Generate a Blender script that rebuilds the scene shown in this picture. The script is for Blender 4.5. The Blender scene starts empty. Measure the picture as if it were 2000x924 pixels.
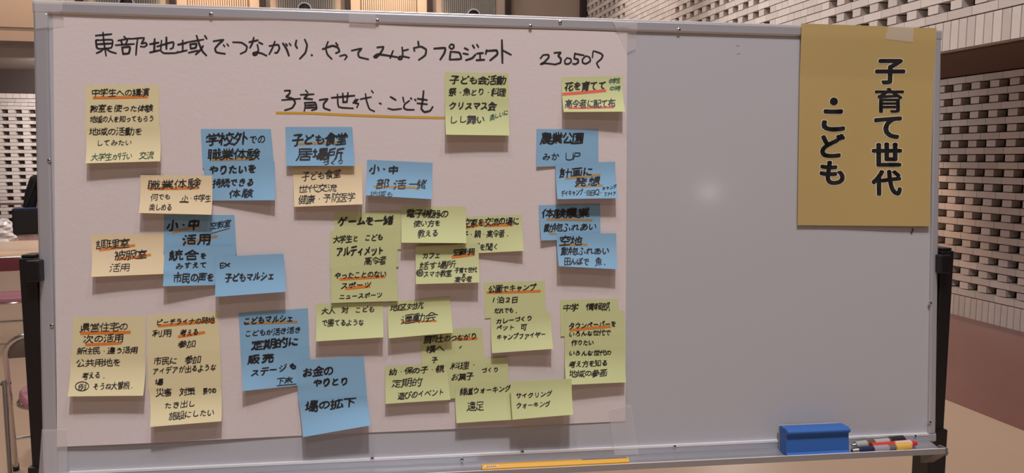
import bpy, math, random
from mathutils import Vector, Matrix
random.seed(7)
C = bpy.context.scene.collection
R = math.radians

# ------------------------------------------------------------------ camera, world, lamps, exposure
F = 1500.0                                   # focal length in pixels of the 2000x924 frame
YAW, PITCH, EYE = R(12.35), R(5.79), 1.565   # looks right of the hall's long axis and slightly down
cy_, sy_, cp_, sp_ = math.cos(YAW), math.sin(YAW), math.cos(PITCH), math.sin(PITCH)
RIGHT = Vector((cy_, -sy_, 0))
FWD = Vector((sy_ * cp_, cy_ * cp_, -sp_))
UP = Vector((sy_ * sp_, cy_ * sp_, cp_))
CAM = Vector((0, 0, EYE))
cd = bpy.data.cameras.new('camera'); cam = bpy.data.objects.new('camera', cd); C.objects.link(cam)
cd.sensor_width = 36; cd.lens = 36 * F / 2000; cd.clip_start = 0.05; cd.clip_end = 100
m = Matrix((RIGHT, UP, -FWD)).transposed().to_4x4(); m.translation = CAM
cam.matrix_world = m
bpy.context.scene.camera = cam

w = bpy.data.worlds.new('world'); bpy.context.scene.world = w; w.use_nodes = True
w.node_tree.nodes['Background'].inputs[0].default_value = (0.75, 0.78, 0.85, 1)
w.node_tree.nodes['Background'].inputs[1].default_value = 0.05

def area(name, loc, size, power, col, target=None, size_y=None, spread=180):
    d = bpy.data.lights.new(name, 'AREA'); d.energy = power; d.color = col
    d.shape = 'RECTANGLE' if size_y else 'DISK'; d.size = size
    if size_y: d.size_y = size_y
    d.spread = R(spread)
    o = bpy.data.objects.new(name, d); C.objects.link(o); o.location = loc
    dr = (Vector(target) - Vector(loc)) if target else Vector((0, 0, -1))
    o.rotation_euler = dr.to_track_quat('-Z', 'Y').to_euler(); return o
def spot(name, loc, target, power, col, ang, blend=0.6, rad=0.08):
    d = bpy.data.lights.new(name, 'SPOT'); d.energy = power; d.color = col
    d.spot_size = R(ang); d.spot_blend = blend; d.shadow_soft_size = rad
    o = bpy.data.objects.new(name, d); C.objects.link(o); o.location = loc
    o.rotation_euler = (Vector(target) - Vector(loc)).to_track_quat('-Z', 'Y').to_euler(); return o
WARM, NEUT, COOL = (1, .80, .62), (1, .93, .90), (.86, .92, 1)
# hall ceiling lamps almost straight above the board, and big soft area lights added to fill the hall
area('hall_light', (0.25, -0.9, 6.7), 0.42, 255, (1, .95, .955))
area('hall_light', (-0.7, -0.2, 6.7), 0.4, 45, NEUT)
area('hall_light', (1.6, -0.5, 6.7), 0.4, 40, NEUT)
for x, y in ((-3.5, 4), (0.5, 4.5), (-3.5, 9), (0.5, 9.5), (-3.5, 13.5), (1.5, 13), (-1, -5)):
    area('hall_light', (x, y, 6.8), 1.2, 68, NEUT)
area('rear_wall_lamp', (4.73, -8.8, 2.90), .20, 1.5, NEUT, (.8, 1.4, 1.5), spread=60)
area('rear_wall_lamp', (4.02, -8.8, 2.46), .14, .45, NEUT, (.8, 1.4, 1.5), spread=60)
# warm spots that wash the gallery panels, the brick front and the recess wall
WASH = []
bpy.context.scene.view_settings.view_transform = 'Standard'
bpy.context.scene.view_settings.look = 'None'
bpy.context.scene.view_settings.gamma = 1
bpy.context.scene.view_settings.use_curve_mapping = False
bpy.context.scene.view_settings.exposure = -0.12

# ------------------------------------------------------------------ frames
def ray(u, v):
    return (RIGHT * ((u - 1000) / F) + UP * ((462 - v) / F) + FWD)
def hit(u, v, axis, val):                    # point seen at a pixel on the room plane axis = val
    d = ray(u, v); t = (val - CAM[axis]) / d[axis]; return CAM + d * t
def proj(p):
    q = Vector(p) - CAM; z = q.dot(FWD)
    return (1000 + F * q.dot(RIGHT) / z, 462 - F * q.dot(UP) / z, z)
BW = 1.77; BH = BW / 2.0844                  # visible writing surface
def c2w(v): return RIGHT * v[0] + UP * v[1] + FWD * v[2]
BX = c2w((0.99077, 0.00691, 0.13535)).normalized()
BY = c2w((-0.0017, 0.99954, -0.03039)); BY = (BY - BX * BY.dot(BX)).normalized()
BZ = BX.cross(BY)                            # towards the viewer
BO = CAM + c2w((-0.47912, -0.24889, 0.81118)) * BW
BM = Matrix((BX, BY, BZ)).transposed().to_4x4(); BM.translation = BO
def px(u, v, z=0.0):                         # photo pixel -> board coordinates at height z over the board
    d = ray(u, v); o = BO + BZ * z
    t = (o - CAM).dot(BZ) / d.dot(BZ); p = CAM + d * t - o
    return Vector((p.dot(BX), p.dot(BY), z))

# ------------------------------------------------------------------ materials
MATS = {}
def mat(name, col, rough=.6, metal=0, spec=.5, var=0, noise=0, nscale=20, bump=0, bscale=80, coat=0, alpha=1):
    if name in MATS: return MATS[name]
    m = bpy.data.materials.new(name); m.use_nodes = True; nt = m.node_tree; b = nt.nodes['Principled BSDF']
    b.inputs['Roughness'].default_value = rough; b.inputs['Metallic'].default_value = metal
    b.inputs['Specular IOR Level'].default_value = spec; b.inputs['Coat Weight'].default_value = coat
    b.inputs['Alpha'].default_value = alpha; b.inputs['Coat Roughness'].default_value = .10
    b.inputs['Base Color'].default_value = (*col, 1)
    tc = nt.nodes.new('ShaderNodeTexCoord')
    last = None
    if noise:
        n = nt.nodes.new('ShaderNodeTexNoise'); n.inputs['Scale'].default_value = nscale; n.inputs['Detail'].default_value = 4
        nt.links.new(tc.outputs['Object'], n.inputs['Vector'])
        mr = nt.nodes.new('ShaderNodeMapRange'); mr.inputs[3].default_value = 1 - noise; mr.inputs[4].default_value = 1 + noise
        nt.links.new(n.outputs['Fac'], mr.inputs[0]); last = mr.outputs[0]
    if var:
        oi = nt.nodes.new('ShaderNodeObjectInfo')
        mr = nt.nodes.new('ShaderNodeMapRange'); mr.inputs[3].default_value = 1 - var; mr.inputs[4].default_value = 1 + var * .6
        nt.links.new(oi.outputs['Random'], mr.inputs[0])
        if last:
            mm = nt.nodes.new('ShaderNodeMath'); mm.operation = 'MULTIPLY'
            nt.links.new(last, mm.inputs[0]); nt.links.new(mr.outputs[0], mm.inputs[1]); last = mm.outputs[0]
        else: last = mr.outputs[0]
    if last:
        vm = nt.nodes.new('ShaderNodeVectorMath'); vm.operation = 'SCALE'; vm.inputs[0].default_value = col
        nt.links.new(last, vm.inputs['Scale']); nt.links.new(vm.outputs[0], b.inputs['Base Color'])
    if bump:
        n = nt.nodes.new('ShaderNodeTexNoise'); n.inputs['Scale'].default_value = bscale; n.inputs['Detail'].default_value = 3
        nt.links.new(tc.outputs['Object'], n.inputs['Vector'])
        bp = nt.nodes.new('ShaderNodeBump'); bp.inputs['Strength'].default_value = bump; bp.inputs['Distance'].default_value = .002
        nt.links.new(n.outputs['Fac'], bp.inputs['Height']); nt.links.new(bp.outputs[0], b.inputs['Normal'])
    MATS[name] = m; return m
def tape_mat():
    m = bpy.data.materials.new('clear_tape'); m.use_nodes = True; nt = m.node_tree; b = nt.nodes['Principled BSDF']
    b.inputs['Base Color'].default_value = (.85, .82, .83, 1); b.inputs['Roughness'].default_value = .35
    b.inputs['Alpha'].default_value = .2
    return m
MATS['clear_tape'] = tape_mat()
POSTER = mat('poster_paper', (.70, .625, .63), .85, noise=.02, nscale=3, bump=.15, bscale=120)
BOARD = mat('board_enamel', (.48, .48, .52), .35, spec=.35, coat=.25)
ALU = mat('anodised_aluminium', (.54, .545, .60), .30, metal=.45)
EDGE = mat('painted_highlight', (.92, .92, .95), .25, metal=.3)  # near-white colour standing in for lamp highlights on the metal
ALUB = mat('bright_aluminium', (.9, .9, .92), .18, metal=1)
BLACK = mat('black_satin_paint', (.006, .005, .007), .4)
INK = {'ink': mat('black_marker', (.012, .011, .013), .6),
       'green': mat('green_marker', (.02, .09, .035), .6),
       'teal': mat('dark_green_marker', (.015, .12, .085), .6),
       'orange': mat('orange_marker', (.72, .22, .035), .8),
       'ochre': mat('ochre_marker', (.42, .26, .09), .8),
       'gold': mat('gold_marker', (.62, .36, .03), .8),
       'red': mat('red_marker', (.72, .13, .09), .8)}
NOTE = {'yellow': mat('pale_yellow_note', (.75, .67, .41), .9, noise=.02, nscale=6),
        'cream': mat('cream_note', (.78, .645, .42), .9, noise=.02, nscale=6),
        'lime': mat('lime_note', (.60, .64, .33), .9, noise=.02, nscale=6),
        'blue': mat('blue_note', (.24, .45, .66), .9, noise=.02, nscale=6)}

# ------------------------------------------------------------------ mesh helpers
class MB:
    def __init__(s): s.v = []; s.f = []
    def add(s, vs, fs):
        n = len(s.v); s.v += [tuple(v) for v in vs]; s.f += [tuple(i + n for i in f) for f in fs]
    def box(s, a, b, M=None):
        x0, y0, z0 = a; x1, y1, z1 = b
        vs = [Vector((x, y, z)) for z in (z0, z1) for y in (y0, y1) for x in (x0, x1)]
        if M: vs = [M @ v for v in vs]
        s.add(vs, [(0, 2, 3, 1), (4, 5, 7, 6), (0, 1, 5, 4), (2, 6, 7, 3), (0, 4, 6, 2), (1, 3, 7, 5)])
    def tube(s, pts, r, n=10, closed=False, cap=True):
        pts = [Vector(p) for p in pts]; N = len(pts); rings = []
        up = None
        rs = r if isinstance(r, (list, tuple)) else [r] * N
        for i, p in enumerate(pts):
            a = pts[(i - 1) % N] if (closed or i > 0) else p
            b = pts[(i + 1) % N] if (closed or i < N - 1) else p
            t = (b - a).normalized()
            if up is None: up = Vector((0, 0, 1)) if abs(t.z) < .9 else Vector((0, 1, 0))
            x = t.cross(up).normalized(); up = x.cross(t).normalized()
            rings.append([p + (x * math.cos(k * 2 * math.pi / n) + up * math.sin(k * 2 * math.pi / n)) * rs[i] for k in range(n)])
        vs = [v for q in rings for v in q]; fs = []
        for i in range(N if closed else N - 1):
            j = (i + 1) % N
            for k in range(n): fs.append((i * n + k, i * n + (k + 1) % n, j * n + (k + 1) % n, j * n + k))
        if cap and not closed:
            fs.append(tuple(range(n - 1, -1, -1))); fs.append(tuple((N - 1) * n + k for k in range(n)))
        s.add(vs, fs)
    def extr(s, prof, a, b, M=None):         # profile (y,z) pulled along x from a to b
        n = len(prof); vs = [Vector((a, p[0], p[1])) for p in prof] + [Vector((b, p[0], p[1])) for p in prof]
        if M: vs = [M @ v for v in vs]
        s.add(vs, [tuple(range(n)), tuple(range(2 * n - 1, n - 1, -1))] + [(i, i + n, (i + 1) % n + n, (i + 1) % n) for i in range(n)])
def build(name, mb, material, parent=None, M=None, bevel=0, smooth=False, seg=2, normals=True):
    me = bpy.data.meshes.new(name); me.from_pydata(mb.v, [], mb.f); me.update()
    if normals:
        import bmesh
        bm = bmesh.new(); bm.from_mesh(me); bmesh.ops.recalc_face_normals(bm, faces=bm.faces); bm.to_mesh(me); bm.free()
    me.materials.append(material)
    o = bpy.data.objects.new(name, me); C.objects.link(o)
    if smooth:
        for p in me.polygons: p.use_smooth = True
        me.set_sharp_from_angle(angle=R(40))
    if bevel:
        bv = o.modifiers.new('bevel', 'BEVEL'); bv.width = bevel; bv.segments = seg; bv.limit_method = 'ANGLE'
    if M is not None: o.matrix_world = M
    if parent: o.parent = parent
    return o
def empty(name, M):
    o = bpy.data.objects.new(name, None); C.objects.link(o); o.empty_display_size = .05; o.matrix_world = M; return o
def tag(o, label=None, cat=None, group=None, kind=None):
    if label: o['label'] = label
    if cat: o['category'] = cat
    if group: o['group'] = group
    if kind: o['kind'] = kind
    return o
T = Matrix.Translation

# ------------------------------------------------------------------ the hall: floor, walls, gallery, ceiling
XL, XU, YP, YB, ZB, ZU, HC = 5.98, 4.32, 13.5, 17.8, 2.39, 2.35, 7.0
ZG = hit(30, 81, 1, YP).z
def quad(name, vs, m, kind='structure', parent=None, thick=None):
    mb = MB(); mb.add(vs, [tuple(range(len(vs)))]); o = build(name, mb, m, parent, normals=False)
    if kind: o['kind'] = kind
    return o
def slab(name, a, b, m, parent=None, bevel=0):
    mb = MB(); mb.box(a, b); o = build(name, mb, m, parent, bevel=bevel)
    if not parent: o['kind'] = 'structure'
    return o
FLOOR = mat('beige_vinyl_floor', (.47, .335, .235), .38, noise=.06, nscale=1.5)
FLOORR = mat('red_brown_floor', (.20, .088, .070), .30, noise=.07, nscale=2.5)
DARK = mat('dark_brown_wall', (.052, .036, .031), .8)
SOFF = mat('soffit_brown', (.16, .095, .07), .85)
PLAS = mat('hall_plaster', (.42, .36, .33), .85)
CEIL = mat('ceiling_panel', (.55, .50, .47), .85)
slab('floor', (-9, -9, -.1), (XL + .3, YB + .3, 0), FLOOR)
fb = slab('trim_1', (3.81, -9, -.02), (XL, YB, .004), FLOORR); fb['kind'] = 'structure'
fb = slab('trim_2', (-9, 16.35, -.02), (3.81, YB, .004), FLOORR)
slab('ceiling', (-9.2, -9.2, HC), (XL + .4, YB + .4, HC + .2), CEIL)
slab('wall_left', (-9.2, -9.2, 0), (-9, YB + .4, HC), PLAS)
slab('wall_behind', (-9, -9.2, 0), (XL + .4, -9, HC), PLAS)

BRICK = mat('white_glazed_brick', (.58, .52, .485), .55, var=.13, noise=.06, nscale=14)
BRICKD = mat('brick_recess', (.075, .05, .042), .9)
_bm = {}
def bmesh_box(key, sx, sy, sz):              # shared brick meshes, origin at the brick's centre
    if key in _bm: return _bm[key]
    c = .0022
    mb = MB(); X, Y, Z = sx / 2, sy / 2, sz / 2
    mb.box((-X, -Y, -Z), (X, Y, Z))
    me = bpy.data.meshes.new('brick'); me.from_pydata(mb.v, [], mb.f); me.update(); me.materials.append(BRICK)
    _bm[key] = me; return me
def visible(p, side):                        # rough test: inside the frame and not behind the board
    u, v, z = proj(p)
    if z < .5 or not (-25 < u < 2025 and -15 < v < 940): return 0
    if 90 < u < 1826 and 62 + (u - 1000) * .02 < v < 880: return 0
    if side == 'back' and u > 85: return 0
    return 1 / z
def lay(wall, bricks, side, mapper, limit=300):
    sized = sorted(((visible(mapper(*b[:3]), side) * b[3] * b[5], i) for i, b in enumerate(bricks)), reverse=True)
    single = {i for s, i in sized[:limit] if s > 0}
    rest = MB()
    for i, b in enumerate(bricks):
        c = mapper(*b[:3]); al, dp, ht = b[3:6]
        if side == 'back': sx, sy = al, dp
        else: sx, sy = dp, al
        if i in single:
            o = bpy.data.objects.new('brick', bmesh_box((side, round(al, 3), round(dp, 3), round(ht, 3)), sx, sy, ht))
            C.objects.link(o); o.location = c; o.parent = wall
        else:
            rest.box((c[0] - sx / 2, c[1] - sy / 2, c[2] - ht / 2), (c[0] + sx / 2, c[1] + sy / 2, c[2] + ht / 2))
    r = build('brickwork', rest, BRICK, wall); r['kind'] = 'stuff'
def courses(a0, a1, z0, n, P, H, L, solid, soldier_z=None, soldier_h=.2, sold_w=.07):
    # stretcher courses alternate with courses of single headers and open gaps; b = along, out, z, length, depth, height
    out = []
    k = 0; z = z0
    while k < n:
        zc = z + H / 2; a = a0 + (.37 if (k // 2) % 2 else .12) * L
        if k % 2 == 0:
            while a < a1: out.append((a, 0, zc, L - .004, .10, H)); a += L
        else:
            a = a0 + L * .28
            while a < a1:
                out.append((a, 0, zc, L * .46, .10, H))
                if solid(a + L * .5, zc): out.append((a + L * .5, 0, zc, L * .46 + (L * .04), .10, H))
                a += L
        k += 1; z += P
    if soldier_z is not None:
        a = a0 + sold_w / 2
        while a < a1: out.append((a, 0, soldier_z + soldier_h / 2, sold_w - .007, .10, soldier_h)); a += sold_w
    return out
# lower right wall, set back under the gallery
wl = slab('wall_lower_right', (XL + .11, -9, 0), (XL + .3, YB, ZB + .1), BRICKD)
P = (2.375 - .215) / 31; H = P - .009; Lb = .222
b1 = courses(1.0, YB, .215, 31, P, H, Lb, lambda a, z: False, 0.0, .206, .0715)
lay(wl, b1, 'low', lambda a, o, z: Vector((XL + .05, a, z)))
# upper right wall: the brick front of the gallery
wu = slab('wall_upper_right', (XU + .11, -9, ZU + .02), (XU + .3, YP, HC), BRICKD)
def solid(a, z):
    zr = z - EYE
    return 6.5 < a < 7.35 or 9.75 < a < 11.45 or (a < 11.45 and a > 7.3 and zr > 1.95) or (a < 6.5 and zr > 1.72)
b2 = courses(1.0, YP, ZU + .215, 63, .0702, .062, .222, solid, ZU, .206, .0745)
lay(wu, b2, 'up', lambda a, o, z: Vector((XU + .05, a, z)))
slab('trim_3', (XU + .1, -9, ZB - .01), (XL + .3, YB, ZB + .1), SOFF)       # the soffit of the gallery
# back wall under the rear gallery
wb = slab('wall_back', (-9, YB + .11, 0), (XL + .3, YB + .3, HC), BRICKD)
def back_solid(a, z): return z > 2.56
b3 = courses(-9, XL - .1, .04, 37, .0745, .066, .254, back_solid)
lay(wb, b3, 'back', lambda a, o, z: Vector((a, YB + .05, z)), 200)
ztop = .04 + 37 * .0745
mbk = MB(); a = -9
while a < XL - .1: mbk.box((a, YB, ztop + .004), (a + .120, YB + .1, ztop + .10)); a += .127
r = build('cap_bricks', mbk, BRICK, wb); r['kind'] = 'stuff'
slab('wall_back_upper', (-9, YB - .02, ztop + .11), (XU + .3, YB + .1, 3.9), DARK)
slab('trim_4', (-9, YP + .25, ZG), (XU + .1, YB, 3.9), mat('rear_soffit', (.20, .17, .16), .8))

# gallery front over the back of the hall: bays with dark fins, ribbed panels, air nozzles
PANO = mat('bay_cloth_panel', (.60, .47, .38), .8)
PANG = mat('bay_grey_green_panel', (.36, .34, .30), .7)
FIN = mat('dark_fin', (.03, .016, .016), .5)
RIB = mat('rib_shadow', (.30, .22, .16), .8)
fin_px = [-8, 155, 334, 507, 676, 840, 1001, 1139]
fx = [hit(u, 20, 1, YP).x for u in fin_px]; pitch = (fx[-1] - fx[1]) / 6
fx = [fx[1] + (i - 1) * pitch for i in range(-3, 8)]
kinds = ['g', 'o', 'g', 'p', 'g', 'o', 'g', 'o', 'g', 'd']
gal = slab('wall_back_gallery', (-9, YP + .12, ZG), (XU + .1, YP + .25, HC), PANO)
for i in range(len(fx) - 1):
    x0, x1, k = fx[i] + .045, fx[i + 1] - .045, kinds[i]
    z0, z1 = ZG, HC - .05
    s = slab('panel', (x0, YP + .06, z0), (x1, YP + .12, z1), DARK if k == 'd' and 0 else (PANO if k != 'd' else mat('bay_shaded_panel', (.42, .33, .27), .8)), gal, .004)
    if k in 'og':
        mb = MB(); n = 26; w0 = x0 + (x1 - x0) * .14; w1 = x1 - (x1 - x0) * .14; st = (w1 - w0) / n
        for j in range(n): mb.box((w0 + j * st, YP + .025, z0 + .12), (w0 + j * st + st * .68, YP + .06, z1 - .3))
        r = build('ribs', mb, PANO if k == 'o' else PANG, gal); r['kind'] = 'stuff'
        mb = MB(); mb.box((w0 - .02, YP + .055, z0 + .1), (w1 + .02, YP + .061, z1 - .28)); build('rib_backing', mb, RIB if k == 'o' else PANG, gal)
    if k == 'p':
        mb = MB(); mb.box((x0 + .16, YP + .04, z0 + .22), (x1 - .16, YP + .06, z1 - .3)); build('inset_panel', mb, PANO, gal, bevel=.004)
for x in fx:
    slab('fin', (x - .045, YP - .05, ZG), (x + .045, YP + .12, HC), FIN, gal)
slab('ledge', (-9, YP - .06, ZG - .07), (XU + .1, YP + .25, ZG), mat('ledge_paint', (.10, .07, .065), .6), gal)
RING = mat('white_nozzle_ring', (.62, .62, .64), .4); HOLE = mat('nozzle_throat', (.006, .006, .010), .5)
first = None
for u, lab in ((247, 'round black air nozzle nearest the left end of the board top'), (595, 'round black air nozzle between the two ribbed orange panels'), (925, 'round black air nozzle nearest the brick corner')):
    c = hit(u, {247: 7, 595: 19, 925: 31}[u], 1, YP + .02)
    e = empty('air_nozzle', T(c)); tag(e, lab, 'air vent', 'air nozzles on the rear gallery front')
    if first is None:
        mb = MB(); n = 32
        prof = [(.104, .03), (.118, .0), (.118, -.03), (.100, -.035), (.094, -.02), (.094, .03)]
        vs = []; fs = []
        for k in range(n):
            a = 2 * math.pi * k / n
            vs += [(math.cos(a) * r_, y, math.sin(a) * r_) for r_, y in prof]
        m_ = len(prof)
        for k in range(n):
            for j in range(m_): fs.append((k * m_ + j, ((k + 1) % n) * m_ + j, ((k + 1) % n) * m_ + (j + 1) % m_, k * m_ + (j + 1) % m_))
        mb.add(vs, fs); rg = build('ring', mb, RING, e, smooth=True)
        mb = MB(); mb.tube([(0, .03, 0), (0, -.012, 0), (0, -.028, 0)], [.094, .09, .05], 28); th = build('throat', mb, HOLE, e, smooth=True)
        first = (rg, th)
    else:
        for o in first:
            q = o.copy(); C.objects.link(q); q.parent = e

# warm wash lamps over the bays (their cans hang from the ceiling out of view)
for i, k in enumerate(kinds):
    xm = (fx[i] + fx[i + 1]) / 2
    if k in 'op' and xm > -8.9: spot('wash_lamp', (xm, YP - 1.1, 6.6), (xm, YP, 3.9), 1000 if k == 'o' else 420, (1, .72, .48), 46, .8)
spot('wash_lamp', (2.9, 10.4, 6.7), (XU, 10.6, 3.6), 750, (1, .86, .76), 55, .9)
spot('wash_lamp', (1.5, 8.8, 6.8), (XU, 6.4, 2.8), 1150, NEUT, 62, .9)
spot('wash_lamp', (4.9, 8.1, 2.3), (XL, 7.15, 1.15), 170, (1, .62, .38), 40, .9)
area('recess_fill', (4.9, 8.9, 2.34), .4, 34, NEUT, (XL, 6.2, .3))  # unseen light added to brighten the foot of the lower wall
area('recess_fill', (-4.5, 15.6, 3.38), 1.6, 420, NEUT, (-4.5, 17.6, 1.2))  # unseen light added to brighten the rear brick faces

# ------------------------------------------------------------------ the whiteboard on its wheeled stand
wbd = empty('whiteboard', BM @ T((BW / 2, 0, 0)))
tag(wbd, 'large wheeled whiteboard with an aluminium frame on black posts', 'whiteboard')
FWd, FWR, TH = .0255, .018, .022
def bpart(name, mb, m, parent=wbd, **k):
    o = build(name, mb, m, None, **k); o.parent = parent
    pm = parent.matrix_world if parent is wbd else None
    o.matrix_parent_inverse = Matrix.Identity(4)
    o.matrix_basis = (wbd_inv @ BM) if parent is wbd else Matrix.Identity(4)
    return o
bpy.context.view_layer.update()
wbd_inv = wbd.matrix_world.inverted()
mb = MB(); mb.box((-.008, -.008, -.012), (BW + .008, BH + .008, 0)); bpart('writing_surface', mb, BOARD)
def rail(name, prof, a, b, M): mb = MB(); mb.extr(prof, a, b, M); return bpart(name, mb, ALU, bevel=.0012)
# rail profile: (distance outward, height over the surface)
prof = [(0, -.012), (0, .0035), (.004, .0055), (.021, .0055), (FWd, .002), (FWd, -TH), (.004, -TH)]
rail('frame_rail', [(q[0] * .89, q[1]) for q in prof], -FWd, BW + FWR, T((0, BH, 0)))
prof_b = [(p[0] * .78, p[1]) for p in prof]
rail('frame_rail', prof_b, -FWd, BW + FWR, T((0, 0, 0)) @ Matrix.Scale(-1, 4, (0, 1, 0)))
rot = Matrix.Rotation(R(90), 4, 'Z')
rail('frame_rail', prof, 0, BH, rot)                                    # left: outward is -x
rail('frame_rail', [(p[0] * FWR / FWd, p[1]) for p in prof], 0, BH, T((BW, 0, 0)) @ rot @ Matrix.Scale(-1, 4, (0, 1, 0)))
# near-white strip painting the lamp highlight along the bottom rail's inner edge
mb = MB(); mb.box((.02, -.004, .0), (BW - .001, .0008, .0062)); bpart('rail_highlight', mb, EDGE, bevel=.0004)
mb = MB(); mb.box((-FWd, BH + .0205, -.012), (BW + FWR, BH + .0238, .0045)); bpart('rail_highlight', mb, EDGE, bevel=.0004)  # the same painted highlight along the top of the frame
SCREW = mat('screw_steel', (.7, .7, .72), .25, metal=1)
sc = None
for u, v in ((412, 28), (737, 40), (1036, 51), (1326, 58), (96, 313), (101, 636), (902, 897.5), (1020, 882), (1317, 872), (1787, 852), (1817, 592), (1816, 825), (727, 895), (1094, 43.5)):
    p = px(u, v, .006)
    if sc is None:
        mb = MB(); mb.tube([(0, 0, -.002), (0, 0, .0012), (0, 0, .0022)], [.0034, .0034, .0016], 12)
        sc = bpart('screw', mb, SCREW, smooth=True)
        mb = MB(); mb.box((-.0012, -.0012, .0018), (.0012, .0012, .0025)); sl = build('slot', mb, BLACK, sc)
        scm = sc.matrix_basis.copy(); sc.matrix_basis = scm @ T(p)
    else:
        q = sc.copy(); C.objects.link(q); q.parent = wbd; q.matrix_basis = scm @ T(p)
        s2 = sl.copy(); C.objects.link(s2); s2.parent = q
# pen tray along the bottom rail, its lip a little wider than the frame
def yz(u, v, z): p = px(u, v, z); return p
TRL = px(1846, 868, .058).x + .003
tp = [(-.0165, .004), (-.0180, .016), (-.0205, .026), (-.0212, .034), (-.0212, .050), (-.0175, .0555), (-.0165, .0575), (-.0165, .0590), (-.0285, .0590), (-.0285, .052), (-.0240, .034), (-.0225, .022), (-.0200, .004)]
mb = MB(); mb.extr(tp, -.03, TRL); tray = bpart('pen_tray', mb, mat('tray_aluminium', (.42, .42, .45), .35, metal=.6), bevel=.0005)
mb = MB(); mb.box((-.03, -.0170, .0562), (TRL, -.0158, .0594)); bpart('lip_highlight', mb, EDGE, bevel=.0004)  # painted highlight line along the top of the tray lip
xb0, xb1 = BW - .020, BW + .012
mb = MB(); mb.add([(xb0, -.0266, .057), (xb0, -.0266, .006), (xb0, -.064, .006), (xb1, -.0266, .057), (xb1, -.0266, .006), (xb1, -.064, .006)],
                  [(0, 1, 2), (3, 5, 4), (0, 2, 5, 3), (0, 3, 4, 1), (1, 4, 5, 2)])
bpart('tray_bracket', mb, mat('bracket_grey', (.17, .16, .15), .5, metal=.3), bevel=.002)
mb = MB(); mb.box((TRL - .004, -.032, .036), (TRL + .003, -.0150, .060)); bpart('tray_end_cap', mb, mat('bracket_grey', (.1, .095, .09), .5), bevel=.002)

# upright frame of the stand: vertical in the hall, turned like the board
cen = BM @ Vector((BW / 2, BH * .47, -.010))
hx = Vector((BX.x, BX.y, 0)).normalized(); hz = Vector((0, 0, 1)); hy = hz.cross(hx)      # hy points away from the viewer
VM = Matrix((hx, hy, hz)).transposed().to_4x4(); VM.translation = Vector((cen.x, cen.y, 0))
VI = VM.inverted()
def vhit(u, v, y):                          # pixel -> stand frame at depth y behind the pivot line
    o = VI @ CAM; d = VI.to_3x3() @ ray(u, v); t = (y - o.y) / d.y; return o + d * t
YF = -.020                                   # front faces of the posts
def vpart(name, mb, m, parent=wbd, **k):
    o = build(name, mb, m, None, **k); o.parent = parent; o.matrix_parent_inverse = Matrix.Identity(4)
    o.matrix_basis = wbd_inv @ VM if parent is wbd else Matrix.Identity(4); return o
lt, lb_ = vhit(38, 505, YF), vhit(60, 924, YF)
rt, rb_ = vhit(1866, 490, YF), vhit(1841, 880, YF)
LXo = (lt.x + lb_.x) / 2; RXo = rt.x - .002
print('post', lt, lb_, rt, rb_)
posts = []
for sgn, xo, zt in ((1, LXo, lt.z), (-1, RXo, rt.z)):
    x0, x1 = sorted((xo, xo + sgn * .030)); W_ = .004
    mb = MB()
    mb.box((x0, YF, .62), (x1, YF + .046, zt))
    post = vpart('post', mb, BLACK, bevel=.003)
    mb = MB(); mb.box((x0 + .003, YF + .004, zt), (x1 - .003, YF + .042, zt + .006)); build('post_cap', mb, BLACK, post, bevel=.002)
    zc = vhit(60, 912, YF).z if sgn > 0 else vhit(1848, 838, YF).z
    mb = MB(); mb.box((x0 - .006, YF - .005, .10), (x1 + .006, YF + .052, zc)); vpart('lower_post', mb, BLACK, bevel=.003)
    kx = x1 if sgn > 0 else x0
    zk = vhit(80, 528, YF).z if sgn > 0 else vhit(1830, 515, YF).z
    mb = MB(); mb.box((kx - .012, YF - .016, zk - .020), (kx + sgn * .0 + (.012 if sgn > 0 else .012), YF + .02, zk + .020))
    vpart('pivot_block', mb, BLACK, bevel=.003)
    xm = (x0 + x1) / 2
    mb = MB(); mb.box((xm - .02, -.30, .075), (xm + .02, .32, .115)); vpart('foot_bar', mb, BLACK, bevel=.004)
    for yy in (-.27, .29):
        mb = MB(); mb.tube([(xm - .012, yy, .033), (xm + .012, yy, .033)], .032, 20); cst = vpart('caster', mb, BLACK, smooth=True)
        mb = MB(); mb.box((xm - .016, yy - .012, .033), (xm + .016, yy + .012, .078)); q = build('caster_fork', mb, SCREW, cst, bevel=.002)
mb = MB(); mb.box((LXo + .02, .005, .14), (RXo - .02, .035, .18)); vpart('cross_bar', mb, BLACK, bevel=.003)
# small marks on the enamel
mb = MB()
for u, v, l in ((1441, 89, 6), (1442, 105, 6)):
    a, b = px(u - l / 2, v + .8, .0004), px(u + l / 2, v - .8, .0004); n = Vector((0, .0007, 0)); mb.add([a - n, b - n, b + n, a + n], [(0, 1, 2, 3)])
sm = bpart('smudge', mb, mat('grey_smudge', (.33, .32, .34), .6), normals=False)
pts = [px(u, v, .0012) for u, v in ((1782, 446), (1783, 449), (1781.5, 453), (1779, 455))]  # tiny dark curled mark just below the sign
mb = MB(); mb.tube(pts, [.0006, .0012, .0016, .0012], 8); tag(bpart('curl_mark', mb, mat('dark_mark', (.05, .035, .03), .7), smooth=True), 'tiny dark curl')

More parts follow.
